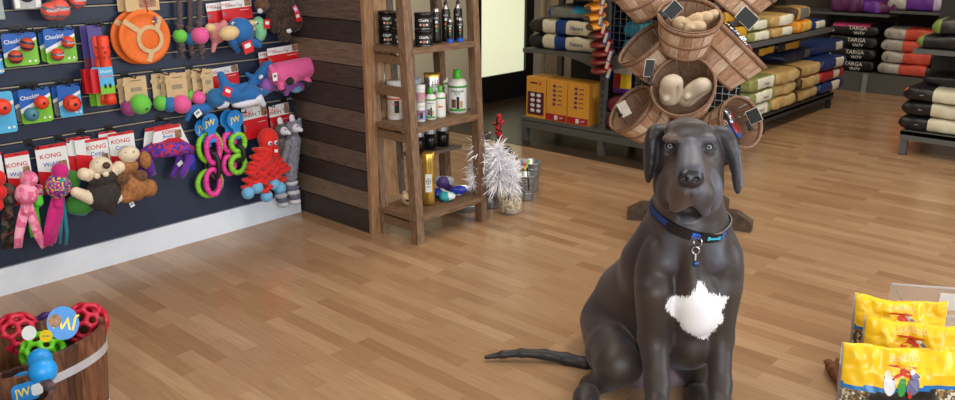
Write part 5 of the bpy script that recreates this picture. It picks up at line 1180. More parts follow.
# clip strip of hanging treat bags on the post
for k in range(9):
    px = (603, 601, 600, 603, 605, 607, 609, 607, 608)[k]; py = (-2, 8, 18, 27, 36, 45, 54, 62, 71)[k]
    p = at_x(px - 4, py, 4.90 - .002 * k); c1 = orgp if k < 4 else mat('bag_rust', (110, 34, 30), .4, var=.2); root = thing('hanging_treat_bag', '%s treat bag, number %s from the top of the hanging strip' % ('orange brown' if k < 4 else 'dark red', ('one', 'two', 'three', 'four', 'five', 'six', 'seven', 'eight', 'nine')[k]), 'treat bag', basis(p, (0, -1, 0), (.94, 0, .34), (-.34, 0, .94)) @ RZ(-.0), 'treat bags on the hanging strip')
    m = MB(); B_ = Blob(.006, .02); B_.e((-.03, .03, 0), (.085, .07, .018), c1); B_.e((-.05, .0, .0), (.05, .05, .014), brnp if k < 5 else c1); B_.build('pouch', root)
    # the front edge panel faces the shopper and carries the print
    m = MB(); Mx = T(.05, -.02, 0) @ RZ(-.5) @ RX(1.1); m.prism(rrect(.05, .085, .01), -.003, .0, cblue if k % 2 == 0 else cred, Mx); m.prism(rrect(.034, .07, .01), 0, .001, cwhite, Mx); m.box((0, 0, .0014), (.006, .05, .0005), yel, Mx); m.build('printed_edge', root)
m = MB(); m.box((4.93, 3.30, 1.2), (.02, .012, 1.0), clear); m.build('clip_strip', None, None, 'clear plastic clip strip that carries the hanging treat bags', 'clip strip')
# ---- unit B: long gondola running away from the camera, facing right
Bx0, Bx1 = 5.6, 8.06
U = thing('shelving_unit', 'long dark gondola shelving full of green and tan food bags, right of the basket tower', 'shelving', T(Bx0, 2.68, 0)); LB = Bx1 - Bx0
m = MB(); m.box((LB / 2, .3, .145), (LB, .6, .03), gdk); m.box((LB / 2, .008, .125), (LB, .016, .05), gdk); m.build('base_shelf', U)
for x in (.03, .92, LB - .03):
    for y in (.03, .55): m = MB(); m.box((x, y, .065), (.045, .045, .13), gdk); m.lathe([(0, 0), (.02, 0), (.02, .006), (0, .006)], black, 10, T(x, y, 0)); m.build('leg', U)
m = MB(); m.box((LB / 2, .57, .95), (LB, .03, 1.6), back); m.build('back_panel', U)
m = MB(); m.box((LB / 2 - .1, .3, .762), (LB - .15, .55, .022), gun); m.box((LB / 2 - .1, .025, .756), (LB - .15, .012, .04), gun); m.build('upper_shelf', U)
m = MB(); m.box((LB / 2 - .1, .38, 1.09), (LB - .15, .38, .022), gun); m.build('top_shelf', U)
def zlab(c1, end=None, lab=lbl, a=-.35, b=.65):
    def z(u, c, s):
        if end and u < -.72: return end
        if c < 0 and abs(s) < .62 and a < u < b: return lab
        return c1
    return z
cols = [(747, 773, 'olive green', zlab(olv)), (773, 796, 'tan', zlab(tanp, lab=mat('bag_sand', (206, 178, 122), .4), a=-.1, b=.7)), (796, 818, 'brown and tan', zlab(tanp, brnp, mat('bag_sand', (206, 178, 122), .4), -.3, .8)), (818, 841, 'blue', None)]
col_name = {'olive green': 'olive green pet food bag with ivory label', 'tan': 'tan pet food bag with sand label', 'brown and tan': 'tan pet food bag with brown end'}
hB = .108
for (x0, x1, nm, zf) in cols:
    X0, X1 = at_y(x0, 100, 2.70).x + .004, at_y(x1, 95, 2.70).x - .004
    for k in range(3):
        zz = zf; lb = '%s, %s of three on the long gondola' % (col_name.get(nm, ''), posw(k, 3))
        if nm == 'blue':
            zz = zlab(redp if k == 1 else bluep, lab=lbl, a=.0, b=.5); lb = '%s pet food bag, %s of the stack at the far end of the long gondola' % ('red' if k == 1 else 'blue', posw(k, 3))
        bag(X1 - X0, .42, hB, zz, FYm((X0 + X1) / 2 + rg.uniform(-.008, .008), 2.90 + rg.uniform(-.012, .012), .1605 + (hB + .001) * k, rg.uniform(-.02, .02)), lb, nm + ' bags on the long gondola', seed=k * 3 + len(nm), text=[('Natural', .04, hB * .5, .022, brnp)] if nm == 'olive green' else None)
for k in range(2): bag(.34, .4, .1, zlab(mat('bag_sky_white', (200, 215, 235), .4), bluep, bluep, .2, .9), FYm(6.13, 2.89, .1605 + .101 * k), 'white and blue pet food bag left of the olive ones, %s of two' % ('lower', 'upper')[k], 'white and blue bags on the gondola', seed=k + 70)
for k, (x0, x1, c1) in enumerate(((778, 806, navp2), (806, 838, bluep))):
    X0, X1 = at_y(x0, 66, 2.9).x, at_y(x1, 66, 2.9).x
    bag(X1 - X0, .3, .10, zlab(c1, lab=gryp if k == 0 else lbl, a=.3, b=.7), FYm((X0 + X1) / 2, 3.0, .1605 + 3 * (hB + .001) + .001), ('dark navy', 'royal blue')[k] + ' pet food bag lying across the stacks at the back of the gondola', seed=k + 80)
for k in range(2):
    for q, (xa, xb) in enumerate(((6.55, 7.05), (7.1, 7.6))): bag(xb - xa, .3, .10, lambda u, c, s: (musb if abs(s) < .3 and -.3 < u < .7 and c < 0 else blkp), FYm((xa + xb) / 2, 3.02, .59 + .101 * k - .0 + (.0 if q else .0)), 'black bag with mustard lettering under the upper shelf, %s %s' % (('lower', 'upper')[k], ('nearer', 'farther')[q]), 'black bags under the upper shelf', seed=k + q * 5 + 90)
# upper shelf load
def ub(x0, x1, y, zf, z, h, lb, dy=.26, yaw=0, yy=2.93, L=None, seed=0):
    X0, X1 = at_y(x0, y, 2.7).x, at_y(x1, y, 2.7).x
    bag((X1 - X0), dy * 1.4, h, zf, FYm((X0 + X1) / 2, yy, z, yaw), lb, seed=seed)
US = .7735
bag(.40, .40, .085, zlab(olv), FYm(6.30, 2.90, US), 'olive bag with ivory label, lower of the pair near the upper chalk tag', 'olive bags on the upper shelf', seed=101)
bag(.40, .40, .085, zlab(olv), FYm(6.28, 2.91, US + .086), 'olive bag with ivory label, upper of the pair near the upper chalk tag', 'olive bags on the upper shelf', seed=102)
bag(.42, .40, .085, zlab(tanp, lab=lbl, a=-.1), FYm(6.76, 2.90, US), 'tan bag with pale label, lower of the pair on the upper shelf', 'tan bags on the upper shelf', seed=103)
bag(.46, .40, .095, zlab(tanp), FYm(6.76, 2.91, US + .086), 'tan bag with pale label, upper of the pair on the upper shelf', 'tan bags on the upper shelf', seed=104)
bag(.42, .34, .10, zlab(orgp, lab=mat('bag_light_orange', (238, 190, 90), .4)), FYm(7.24, 2.88, US, .12), 'orange pet food bag lying on the upper shelf between the tan and blue bags', seed=105)
bag(.34, .34, .08, zlab(bluep, lab=lbl), FYm(7.62, 2.90, US), 'blue pet food bag with pale label at the far end of the upper shelf', seed=106)
bag(.44, .34, .11, zlab(tanp, brnp, gryp), FYm(7.28, 2.93, US + .101, .08), 'tan and brown bag resting on the orange one', seed=107)
bag(.48, .3, .10, zlab(orgp, brnp, mat('bag_light_orange', (238, 190, 90), .4)), FYm(7.06, 2.99, 1.1015), 'orange bag with a brown end on the top shelf of the gondola', seed=108)
bag(.44, .34, .12, lambda u, c, s: gryp if abs(u) < .8 else olv, FYm(6.52, 2.99, 1.1015), 'grey pet food bag on the top shelf, left of the orange one', seed=109)
bag(.40, .34, .12, lambda u, c, s: gryp, FYm(6.08, 2.99, 1.1015), 'grey pet food bag on the top shelf behind the upper chalk tag', seed=110)
bag(.48, .34, .12, lambda u, c, s: brnp if u < .3 else orgp, FYm(7.55, 2.99, 1.1015), 'brown and orange bag at the far end of the top shelf', seed=111)
bag(.44, .3, .09, lambda u, c, s: bluep if u < 0 else gryp, FYm(6.52, 2.99, 1.2225), 'blue and grey bag stacked on the grey one on the top shelf', seed=112)
# ---- unit C along the far wall
Cn = thing('shelving_unit', 'wide shelving along the far wall with black, coral and violet bags', 'shelving', T(9.18, 3.35, 0))
m = MB(); m.box((.28, -1.9, .1), (.54, 3.8, .2), gun); m.build('base_plinth', Cn)
for y in (-.6, -1.25, -2.5): m = MB(); m.box((.0, y, .1), (.02, .05, .2), mat('pale_upright', (150, 155, 158), .4, .3)); m.build('upright_strip', Cn)
m = MB(); m.box((.55, -1.9, .9), (.03, 3.8, 1.8), back); m.build('back_panel', Cn)
m = MB(); m.box((.25, -.25, .80), (.5, 1.0, .025), gun); m.box((.25, -2.25, .845), (.5, 3.0, .025), gun); m.build('middle_shelf', Cn)
for y in (.02, -.70, -1.25): m = MB(); m.box((.5, y, .9), (.05, .05, 1.8), gdk); m.build('upright_post', Cn)
nT = 4; hT = .124
for k in range(nT):
    z = .2005 + k * (hT + .001)
    bag(.50, .42, hT, (lambda u, c, s: pinkp if s > .15 and -.75 < u < .55 else blkp) if k == 3 else (lambda u, c, s: blkp if c < .2 or s < .5 else plumb), FXm(9.44 + rg.uniform(-.01, .01), 2.955, z, rg.uniform(-.02, .02)), 'black bag lettered TARGA%s, %s of four on the far shelf' % (' with a pink top' if k == 3 else '', posw(k, 4)), 'black lettered bags on the far shelf', seed=k + 120, text=[('TARGA', .05, hT * .66, .04, lidw), ('VNTV', .07, hT * .25, .03, lidw), ('+', -.2, hT * .35, .04, lidw)])
for k in range(4):
    z = .2005 + k * .121
    bag(.52, .42, .120, lambda u, c, s: silb if u < -.18 else (corb if u < .72 else blkp), FXm(9.44 + rg.uniform(-.01, .01), 2.39 + rg.uniform(-.012, .012), z, rg.uniform(-.02, .02)), 'silver and coral pet food bag, %s of the stack of four' % posw(k, 4), 'silver and coral bags on the far shelf', seed=k + 130, text=[('&', -.2, .05, .04, cgrey)])
for k in range(3):
    bag(.5, .42, .135, lambda u, c, s: silb if u < .1 else mat('bag_lilac_white', (190, 180, 205), .4), FXm(9.44, 1.82, .2005 + k * .136), 'silver and lilac bag right of the coral stack, %s of three' % posw(k, 3), 'silver and lilac bags on the far shelf', seed=k + 140)
bag(.34, .4, .16, lambda u, c, s: plumb if s < .5 else viob, FXm(9.42, 3.05, .8135), 'plum coloured bag on the middle shelf, left of the pair of violet bags', seed=150, wr=.09)
bag(.34, .4, .13, lambda u, c, s: viob if u < 0 else plumb, FXm(9.42, 2.72, .8135), 'violet and plum bag at the right end of the left middle shelf', seed=151, wr=.09)
bag(.5, .4, .14, lambda u, c, s: silb if u < -.25 else (viob if u < .6 else mat('bag_lilac_white', (190, 180, 205), .4)), FXm(9.42, 2.40, .8585), 'silver bag with a violet middle on the right middle shelf', seed=152)
bag(.5, .4, .14, lambda u, c, s: silb if u < 0 else mat('bag_sea_green', (60, 160, 150), .4), FXm(9.42, 1.86, .8585), 'silver bag with a sea green end on the right middle shelf', seed=153)
# ---- unit D right foreground gondola
Dn = thing('shelving_unit', 'grey gondola at the right edge carrying black, cream and green bags', 'shelving', T(6.54, 1.66, 0))
m = MB(); m.box((.3, -.9, .168), (.6, 1.8, .028), gun); m.box((.008, -.9, .15), (.016, 1.8, .07), gun); m.build('base_shelf', Dn)
for y in (-.03, -1.2):
    for x in (.03, .56): m = MB(); m.box((x, y, .078), (.045, .045, .156), gun); m.lathe([(0, 0), (.03, 0), (.03, .005), (0, .005)], black, 10, T(x, y, 0)); m.build('leg', Dn)
m = MB(); m.box((.25, -.9, .765), (.5, 1.8, .03), gun); m.build('upper_shelf', Dn)
m = MB(); m.box((.59, -.9, .8), (.03, 1.8, 1.3), back); m.build('back_panel', Dn)
def zD(u, c, s): return blkp if u < -.33 else (crmp if u < .12 else lgrn)
for k in range(3):
    bag(.66, .46, .108, (lambda u, c, s: orfl if u < -.88 and s > .2 else zD(u, c, s)) if k == 2 else zD, FXm(6.80 + rg.uniform(-.012, .012), 1.36 + rg.uniform(-.01, .015), .1825 + .109 * k, rg.uniform(-.02, .03)), 'black pet food bag with cream and green bands, %s of three at the right edge' % posw(k, 3), 'black, cream and green bags on the right gondola', seed=k + 160, text=[('--o--', -.2, .055, .012, crmp)])
bag(.6, .4, .08, lambda u, c, s: blkp if u < .3 else lgrn, FXm(6.88, 1.30, .1825 + .327), 'black and green bag lying tilted on top of the right stack', seed=170)
bag(.62, .42, .10, lambda u, c, s: lgrn if u < -.8 else blkp, FXm(6.80, 1.35, .7805), 'black bag with a green end, lower of two on the right upper shelf', 'black bags on the right upper shelf', seed=171, text=[('--o--', 0, .05, .012, crmp)])
bag(.56, .40, .11, lambda u, c, s: lgrn if u < -.7 else blkp, FXm(6.82, 1.31, .8815, .06), 'black bag with a green end, upper of two on the right upper shelf', 'black bags on the right upper shelf', seed=172, text=[('--o--', 0, .05, .012, crmp)])
# ================================================================== TOWER OF BUSHEL BASKETS
bw = wood('basket_veneer', (176, 138, 110), (214, 180, 152), (7, 7, 2), rough=.65, bump=.06); bw2 = wood('basket_hoop_veneer', (124, 92, 70), (160, 124, 98), (4, 4, 4), rough=.65); bwl = wood('basket_pale_veneer', (196, 164, 136), (230, 204, 178), (7, 7, 2), rough=.65, bump=.06); bwd = wood('basket_tan_veneer', (158, 118, 90), (196, 158, 126), (7, 7, 2), rough=.65, bump=.06)
bin_ = wood('basket_inner_veneer', (128, 98, 76), (164, 132, 106), (7, 7, 2), rough=.7)
dkw = wood('dark_stained_stand', (60, 46, 38), (98, 80, 66), (3, 3, 3))
def gv(r, f, u): return gR * r + gF * f + Vector((0, 0, u))
def basket(px, py, b, ax, R, Dp, label, spin=0, n=16):
    c = gpt(px, py, b); a = gv(*ax).normalized(); M = dirm(c - a * Dp, a) @ RZ(spin); root = thing('bushel_basket', label, 'basket', M, 'bushel baskets on the tower')
    R0 = R * .74; 
    def rad(u): return R0 + (R - R0) * u ** .8
    m = MB(); nz = 5; seg = 3
    for k in range(n):                       # overlapping veneer staves with thickness
        a0 = 2 * PI * k / n + .012; a1 = 2 * PI * (k + 1) / n - .012; off = .0016 * (k % 2); vs = []; fs = []; ms = []
        for i in range(nz + 1):
            u = i / nz
            for j in range(seg + 1):
                t_ = a0 + (a1 - a0) * j / seg; r_ = rad(u) + off; vs += [(r_ * math.cos(t_), r_ * math.sin(t_), u * Dp), ((r_ - .003) * math.cos(t_), (r_ - .003) * math.sin(t_), u * Dp)]
        row = 2 * (seg + 1)
        for i in range(nz):
            for j in range(seg):
                p = i * row + j * 2; fs.append((p, p + 2, p + 2 + row, p + row)); ms.append((bw, bwl, bwd)[k * 7 % 3]); fs.append((p + 1, p + 1 + row, p + 3 + row, p + 3)); ms.append(bin_)
            for e in (0, seg * 2):
                p = i * row + e; fs.append((p, p + row, p + row + 1, p + 1)); ms.append(bw)
        m.add(vs, fs, ms, None, False)
    m.build('stave_wall', root)
    m = MB(); m.lathe([(0, .004), (R0 * .99, .004), (R0 * .99, 0), (0, 0)], bin_, n); m.build('base_disc', root)
    for u, w_, e in ((.97, .026, .004), (.5, .016, .003), (.06, .018, .003)):
        r_ = rad(u) + .0016; r2 = rad(max(0, u - w_ / Dp)) + .0016; z = u * Dp + (.006 if u > .9 else 0)
        m = MB(); m.lathe([(r2 - .001, z - w_), (r2 + e, z - w_), (r_ + e, z), (r_ - .001, z)], bw2, 40); m.build('hoop', root)
    m = MB(); m.lathe([(R - .004, Dp - .02), (R - .007, Dp - .02), (R - .007, Dp + .005), (R - .001, Dp + .005)], bw2, 40); m.build('rim', root)
    return root, M
TB = 4.26
bs = []
DPT = .185
for args in (
    (690, 15, 4.02, (-.03, -.50, .86), .152, DPT, 'bushel basket with small rawhide chews, highest front basket of the tower'),
    (683, 86, 3.98, (-.36, -.80, .48), .155, DPT, 'bushel basket with two big white chews, just above the dog'),
    (643, 42, 4.25, (-.68, -.12, .72), .155, DPT + .02, 'bushel basket leaning left in the middle of the tower'),
    (744, 44, 4.22, (.66, -.12, .74), .165, DPT + .02, 'bushel basket leaning right with silver packets at its rim'),
    (630, 108, 4.22, (-.72, -.25, .60), .14, DPT, 'lowest bushel basket on the left, behind the dog ear'),
    (742, 122, 4.10, (.42, -.80, .42), .135, DPT, 'lowest bushel basket on the right with foil packets inside'),
    (636, -22, 4.3, (-.55, -.15, .80), .155, DPT, 'bushel basket at the top left of the tower, cut by the photo edge'),
    (752, -20, 4.3, (.60, -.10, .78), .16, DPT, 'bushel basket at the top right of the tower, cut by the photo edge')):
    bs.append(basket(*args, spin=len(bs) * .4))
tw = at_z(690, 224, 0); TX, TY = tw.x + .03, tw.y + .03
ST = thing('display_stand', 'dark wooden display stand with crossed feet holding the baskets', 'display stand', T(TX, TY, 0))
m = MB(); m.box((0, 0, .9), (.07, .07, 1.7), dkw, bev=.004); m.build('post', ST)
def foot(px, py):
    e = at_z(px, py, .03) - Vector((TX, TY, 0)); ang = math.atan2(e.y, e.x); ln = math.hypot(e.x, e.y); m = MB()
    P = [(0, 0), (ln, 0), (ln + .0, .055), (ln - .08, .10), (0, .10)]; m.prism(P, -.035, .035, dkw, RZ(ang) @ RX(PI / 2)); m.build('foot', ST)
for p in ((752, 226), (627, 213), (724, 202), (660, 238)): foot(*p)
for root, M in bs:
    p = M.translation - Vector((TX, TY, 0)); h = p.z; m = MB(); m.tube([(0, 0, h - .03), p - (M.col[2].to_3d() * .002)], .012, dkw, 8); m.build('branch_arm', ST)
raw = mat('rawhide', (190, 164, 130), .5, var=.12, scale=25, bump=.3); raww = mat('pale_rawhide', (200, 184, 162), .45, var=.1, scale=20, bump=.3)
def inb(i, x, y, z): return bs[i][1] @ Vector((x, y, z))
def chew(i, px, py, b, r, roll, label, mt=raww, seed=0):
    o = gpt(px, py, b); rnd = random.Random(seed); M = basis(o, gR, gv(0, -.5, .86).normalized(), gv(0, -.86, -.5).normalized()) @ RZ(roll)
    B_ = Blob(.005, .02); B_.e((0, 0, 0), r, mt); B_.e((0, r[1] * .6, r[2] * .3), (r[0] * .9, r[1] * .5, r[2] * .9), mt); B_.e((0, -r[1] * .6, 0), (r[0] * .85, r[1] * .45, r[2]), mt)
    B_.e((r[0] * .35, -r[1] * .1, r[2] * 1.05), (r[0] * .16, r[1] * .7, r[2] * .3), mt, k=.008, sub=True); B_.e((-r[0] * .5, -r[1] * .3, r[2] * .9), (r[0] * .3, r[1] * .2, r[2] * .5), mt, k=.01)
    B_.build('rawhide_chew', None, M, label=label, cat='dog chew')
chew(1, 671, 90, 3.99, (.058, .088, .034), .12, 'big pale folded chew, left one in the basket above the dog', seed=1)
chew(1, 694, 92, 4.0, (.056, .088, .034), -.62, 'big pale folded chew, right one in the basket above the dog', seed=2)
for k, (px, py, b, r, ro) in enumerate(((683, 25, 4.0, (.035, .05, .025), .9), (692, 22, 4.03, (.035, .06, .025), -.9), (700, 19, 4.02, (.03, .055, .022), -1.1), (694, 27, 3.98, (.03, .05, .025), -1.4), (709, 17, 4.05, (.025, .045, .02), -.8))):
    chew(0, px, py, b, r, ro, 'tan rawhide chew in the highest front basket, %s' % ('leftmost', 'second from the left', 'in the middle pile top', 'lowest in front', 'rightmost')[k], raw, 10 + k)
foilm = mat('bright_foil', (205, 208, 214), .18, .9, var=.25, scale=40, bump=.9)
def foilpack(p, s_, seed, label, rot):
    B_ = Blob(.005, .01); rnd = random.Random(seed)
    for i in range(5): B_.e((rnd.uniform(-.025, .025), rnd.uniform(-.02, .02), rnd.uniform(-.008, .008)), (s_ * rnd.uniform(.5, .9), s_ * rnd.uniform(.4, .7), .012), (foilm, foilm, mat('foil_blue_print', (60, 90, 150), .3), foilm, mat('foil_red_print', (150, 40, 40), .3))[i], RZ(rnd.uniform(0, 3)))
    B_.build('foil_packet', None, T(*p) @ rot, label=label, cat='packet')
for k, (x, y) in enumerate(((.09, .05), (.05, -.06), (-.04, .08), (.1, -.02))): foilpack(inb(3, x, y, DPT - .0 + .012 * (k % 2)), .05, k, 'silver foil packet in the right leaning basket, %s' % ('nearest the chalk tag', 'at the lower rim', 'at the back', 'at the outer rim')[k], bs[3][1].to_3x3().to_4x4() @ RX(.9))
for k, (x, y, z) in enumerate(((.0, .03, .10), (.04, -.05, .08), (-.05, -.03, .09), (.03, .07, .12))): foilpack(inb(5, x, y, z), .055, 20 + k, 'crumpled foil packet inside the lowest right basket, %s' % ('in the middle', 'towards the rim', 'deepest in', 'topmost')[k], bs[5][1].to_3x3().to_4x4() @ RX(.5))
slate_m = mat('chalkboard_face', (26, 30, 32), .6); wedge = mat('tag_pale_edge', (205, 200, 190), .5)
def tag_(px, py, b, w_, h_, roll, label, yaw=0, ftilt=0, facec=None, clipd=(-.01, -.045)):
    o = gpt(px, py, b); M = basis(o, gR, gv(0, 0, 1), gv(0, -1, 0)) @ RY(yaw) @ RX(ftilt) @ RZ(roll); root = thing('chalkboard_tag', label, 'tag', M, 'chalkboard tags on the baskets')
    m = MB(); m.box((0, 0, 0), (w_, h_, .006), wedge, bev=.001); m.box((0, 0, .0036), (w_ * .93, h_ * .93, .001), facec or slate_m); m.build('board', root)
    m = MB(); m.box((clipd[0], clipd[1], -.004), (.018, .045, .016), black, bev=.003); m.tube([(clipd[0] - .012, clipd[1] - .02, 0), (clipd[0] + .012, clipd[1] - .02, 0)], .008, black, 8); m.build('clip', root)
tag_(673, 10, 3.92, .078, .062, -.75 + 1.57, 'black chalkboard tag clipped to the highest front basket', clipd=(-.045, .02))
tag_(747, 18, 4.02, .10, .072, -.70, 'black chalkboard tag turned diamond-wise, above the right leaning basket', clipd=(-.03, -.05))
tag_(649, 68, 3.94, .05, .085, -.12, 'upright black chalkboard tag left of the two big chews', clipd=(.02, -.055), yaw=.3)
tag_(754, 116, 3.94, .062, .072, .52, 'black chalkboard tag with a pale edge on the lowest right basket', clipd=(-.04, -.03), yaw=-.3)
tag_(624, 109, 4.04, .05, .075, .55, 'pale backed tag leaning on the lowest left basket', facec=wedge, clipd=(-.03, .0), yaw=-.4)
# ================================================================== FOREGROUND: TUBS OF TOYS, BIRD FOOD
def stave_mat(name, cols):
    if name in MATS: return MATS[name]
    m = wood(name, cols[0], cols[-1], (6, 6, 1), bump=.3); nt = m.node_tree; n = nt.nodes; at = n.new('ShaderNodeAttribute'); at.attribute_name = 'stave'
    mx = n.new('ShaderNodeVectorMath'); mx.operation = 'SCALE'; b = n['Principled BSDF']; src = b.inputs['Base Color'].links[0].from_socket; nt.links.new(src, mx.inputs[0]); nt.links.new(at.outputs['Fac'], mx.inputs['Scale']); nt.links.new(mx.outputs[0], b.inputs['Base Color']); b.inputs['Roughness'].default_value = .35; return m
tubw = stave_mat('walnut_staves', ((60, 34, 24), (118, 76, 52)))
steel = mat('steel_hoop', (205, 208, 214), .3, .35, var=.08, scale=20)
def oval_tub(cx, cy, ztop, rx, ry, H_, label, n=30, yaw=0):
    root = thing('wooden_tub', label, 'tub', T(cx, cy, 0) @ RZ(yaw)); vs = []; fs = []; val = []; rnd = random.Random(int(cx * 100)); th = .016
    for k in range(n):
        v = rnd.uniform(.5, 1.7); a0, a1 = 2 * PI * k / n, 2 * PI * (k + 1) / n
        for (a, b_) in ((a0, a1), ((a0 + a1) / 2, (a0 + a1) / 2)): pass
        b0 = len(vs)
        for a in (a0, (a0 + a1) / 2, a1):
            for z, s_ in ((0, .88), (ztop, 1)):
                for t_ in (0, th): vs.append(((rx * s_ - t_) * math.cos(a), (ry * s_ - t_) * math.sin(a), z)); val.append(v)
        for j in range(2):
            p = b0 + j * 4; fs += [(p, p + 4, p + 6, p + 2), (p + 1, p + 3, p + 7, p + 5), (p + 2, p + 6, p + 7, p + 3)]
    m = MB(); m.add(vs, fs, tubw, None, False); o = m.build('stave_wall', root); a = o.data.attributes.new('stave', 'FLOAT', 'POINT'); a.data.foreach_set('value', val)
    m = MB(); m.lathe([(0, .03), (.97, .03)], tubw, 40, SCL(rx * .9 - th, ry * .9 - th, 1)); o = m.build('tub_bottom', root); a = o.data.attributes.new('stave', 'FLOAT', 'POINT'); a.data.foreach_set('value', [.8] * len(o.data.vertices))
    for z in (ztop * .80, ztop * .25):
        s_ = .88 + .12 * z / ztop; m = MB(); N = 60; vs = []; fs = []
        for i in range(N):
            a = 2 * PI * i / N; 
            for (e, dz) in ((.0, -.013), (.003, -.013), (.0035, .013), (0, .013)): vs.append(((rx * s_ + e) * math.cos(a), (ry * s_ + e) * math.sin(a), z + dz))
        for i in range(N):
            for k in range(4): fs.append((i * 4 + k, ((i + 1) % N) * 4 + k, ((i + 1) % N) * 4 + (k + 1) % 4, i * 4 + (k + 1) % 4))
        m.add(vs, fs, steel, None, False); m.build('steel_hoop', root)
    return root
oval_tub(.70, 2.475, .365, .275, .145, .36, 'oval walnut stave tub with steel hoops full of mesh balls', yaw=.05)
oval_tub(.555, 2.12, .40, .125, .12, .40, 'smaller stave tub in the bottom left corner with the blue dumbbell', yaw=0)
def hexball(px, py, zc, r, mt, label, rot=0, tube=.10):
    p = at_z(px, py, zc); bm = bmesh.new(); bmesh.ops.create_icosphere(bm, subdivisions=1, radius=1)
    V = [v.co.normalized() for v in bm.verts]; E_ = [(e.verts[0].index, e.verts[1].index) for e in bm.edges]; F_ = [[v.index for v in f.verts] for f in bm.faces]; bm.free()
    P = {}
    for a, b_ in E_: P[(a, b_)] = V[a].lerp(V[b_], 1 / 3).normalized(); P[(b_, a)] = V[b_].lerp(V[a], 1 / 3).normalized()
    segs = [(P[(a, b_)], P[(b_, a)]) for a, b_ in E_]
    for f in F_:
        for i in range(3): a, b_, c = f[i], f[(i + 1) % 3], f[(i + 2) % 3]; segs.append((P[(a, b_)], P[(a, c)]))
    R = Matrix.Rotation(rot, 3, 'X') @ Matrix.Rotation(rot * 1.7, 3, 'Z'); B_ = Blob(.0042, .008)
    for a, b_ in segs: mid = (a + b_).normalized(); q = [R @ (x * r * .93) for x in (a, mid, b_)]; B_.c(q[0], q[1], r * tube, r * tube * .85, mt); B_.c(q[1], q[2], r * tube * .85, r * tube, mt)
    return B_.build('mesh_ball', None, T(*p), label=label, cat='dog toy', group='mesh balls in the tub')
rub_r = mat('raspberry_rubber', (200, 28, 60), .4, var=.06); rub_g = mat('lime_rubber', (110, 215, 40), .4, var=.06); rub_p = mat('purple_rubber', (70, 40, 110), .4); rub_b = mat('sky_blue_rubber', (30, 150, 225), .35, var=.05)
hexball(17, 333, .335, .064, rub_r, 'raspberry red open mesh ball at the left of the tub', .4)
hexball(86, 323, .335, .066, rub_r, 'raspberry red open mesh ball at the right of the tub', 1.1)
hexball(43, 352, .285, .064, rub_g, 'lime green open mesh ball low at the front of the tub', .8)
hexball(50, 330, .232, .062, rub_p, 'purple open mesh ball at the back of the tub', .2)
hexball(52.5, 362, .10, .066, rub_r, 'third raspberry mesh ball on the bottom of the tub', 2.1)
M = basis(at_z(63, 323, .425), gR, gv(0, .35, .94), gv(0, -.94, .35)) @ RZ(.25) @ RY(.5); root = thing('hang_tag', 'round blue tag lettered JW in yellow standing between the red mesh balls', 'tag', M)
m = MB(); N = 30; m.prism([(.043 * math.cos(2 * PI * i / N), .050 * math.sin(2 * PI * i / N)) for i in range(N)], -.001, .001, lblue); m.build('card', root)
m = MB(); m.text('JW', (.006, 0, .0016), .036, yel, rot=2.75, sx=.9); m.prism([(-.02 + .018 * math.cos(a), .012 + .02 * math.sin(a)) for a in np.linspace(0, 6.28, 14)[:-1]], .0012, .0018, cphoto); m.build('lettering', root)
M = basis(at_z(46, 336, .40), gR, gv(0, .35, .94), gv(0, -.94, .35)); m = MB(); m.prism([(.019 * math.cos(2 * PI * i / N), .018 * math.sin(2 * PI * i / N)) for i in range(N)], -.001, .001, yel); m.box((0, 0, .0014), (.02, .003, .0005), cgrey); m.build('round_sticker_tag', None, M, 'small yellow round tag left of the blue JW tag', 'tag')
M = basis(at_z(29, 333, .425), gR, gv(0, .45, .89), gv(0, -.89, .45)); m = MB(); m.prism([(.021 * math.cos(2 * PI * i / N), .021 * math.sin(2 * PI * i / N)) for i in range(N)], -.001, .001, cwhite); m.build('round_tag', None, M, 'plain white round tag on the left red mesh ball', 'tag')
# blue dumbbell toy
def G(px, py, z): return at_z(px, py, z)
o = G(36, 372, .36); B_ = Blob(.004, .014)
q1, q2, q3, q4 = G(43, 371, .41) - o, G(42, 362, .41) - o, G(24, 384, .34) - o, G(12, 392, .33) - o
B_.e(q1, .036, rub_b); B_.e(G(40, 360, .385) - o, .033, rub_b); B_.c(q1, q3, .021, .022, rub_b); B_.e(q3, .034, rub_b); B_.e(q4, .034, rub_b)
d_ = B_.build('dumbbell_toy', None, T(*o), label='sky blue rubber dumbbell toy sticking out of the small tub', cat='dog toy')
M = basis(G(26, 392, .37), gR, gv(0, .5, .86), gv(0, -.86, .5)) @ RZ(.3); m = MB(); m.prism(rrect(.075, .05, .014), -.001, .001, lblue); m.text('JW', (-.008, 0, .0015), .022, yel); m.prism(rrect(.03, .03, .008, 4, .03, -.002), .001, .0015, cwhite); m.build('hang_tag', None, M, 'blue and white card tag lettered JW below the blue dumbbell', 'tag')
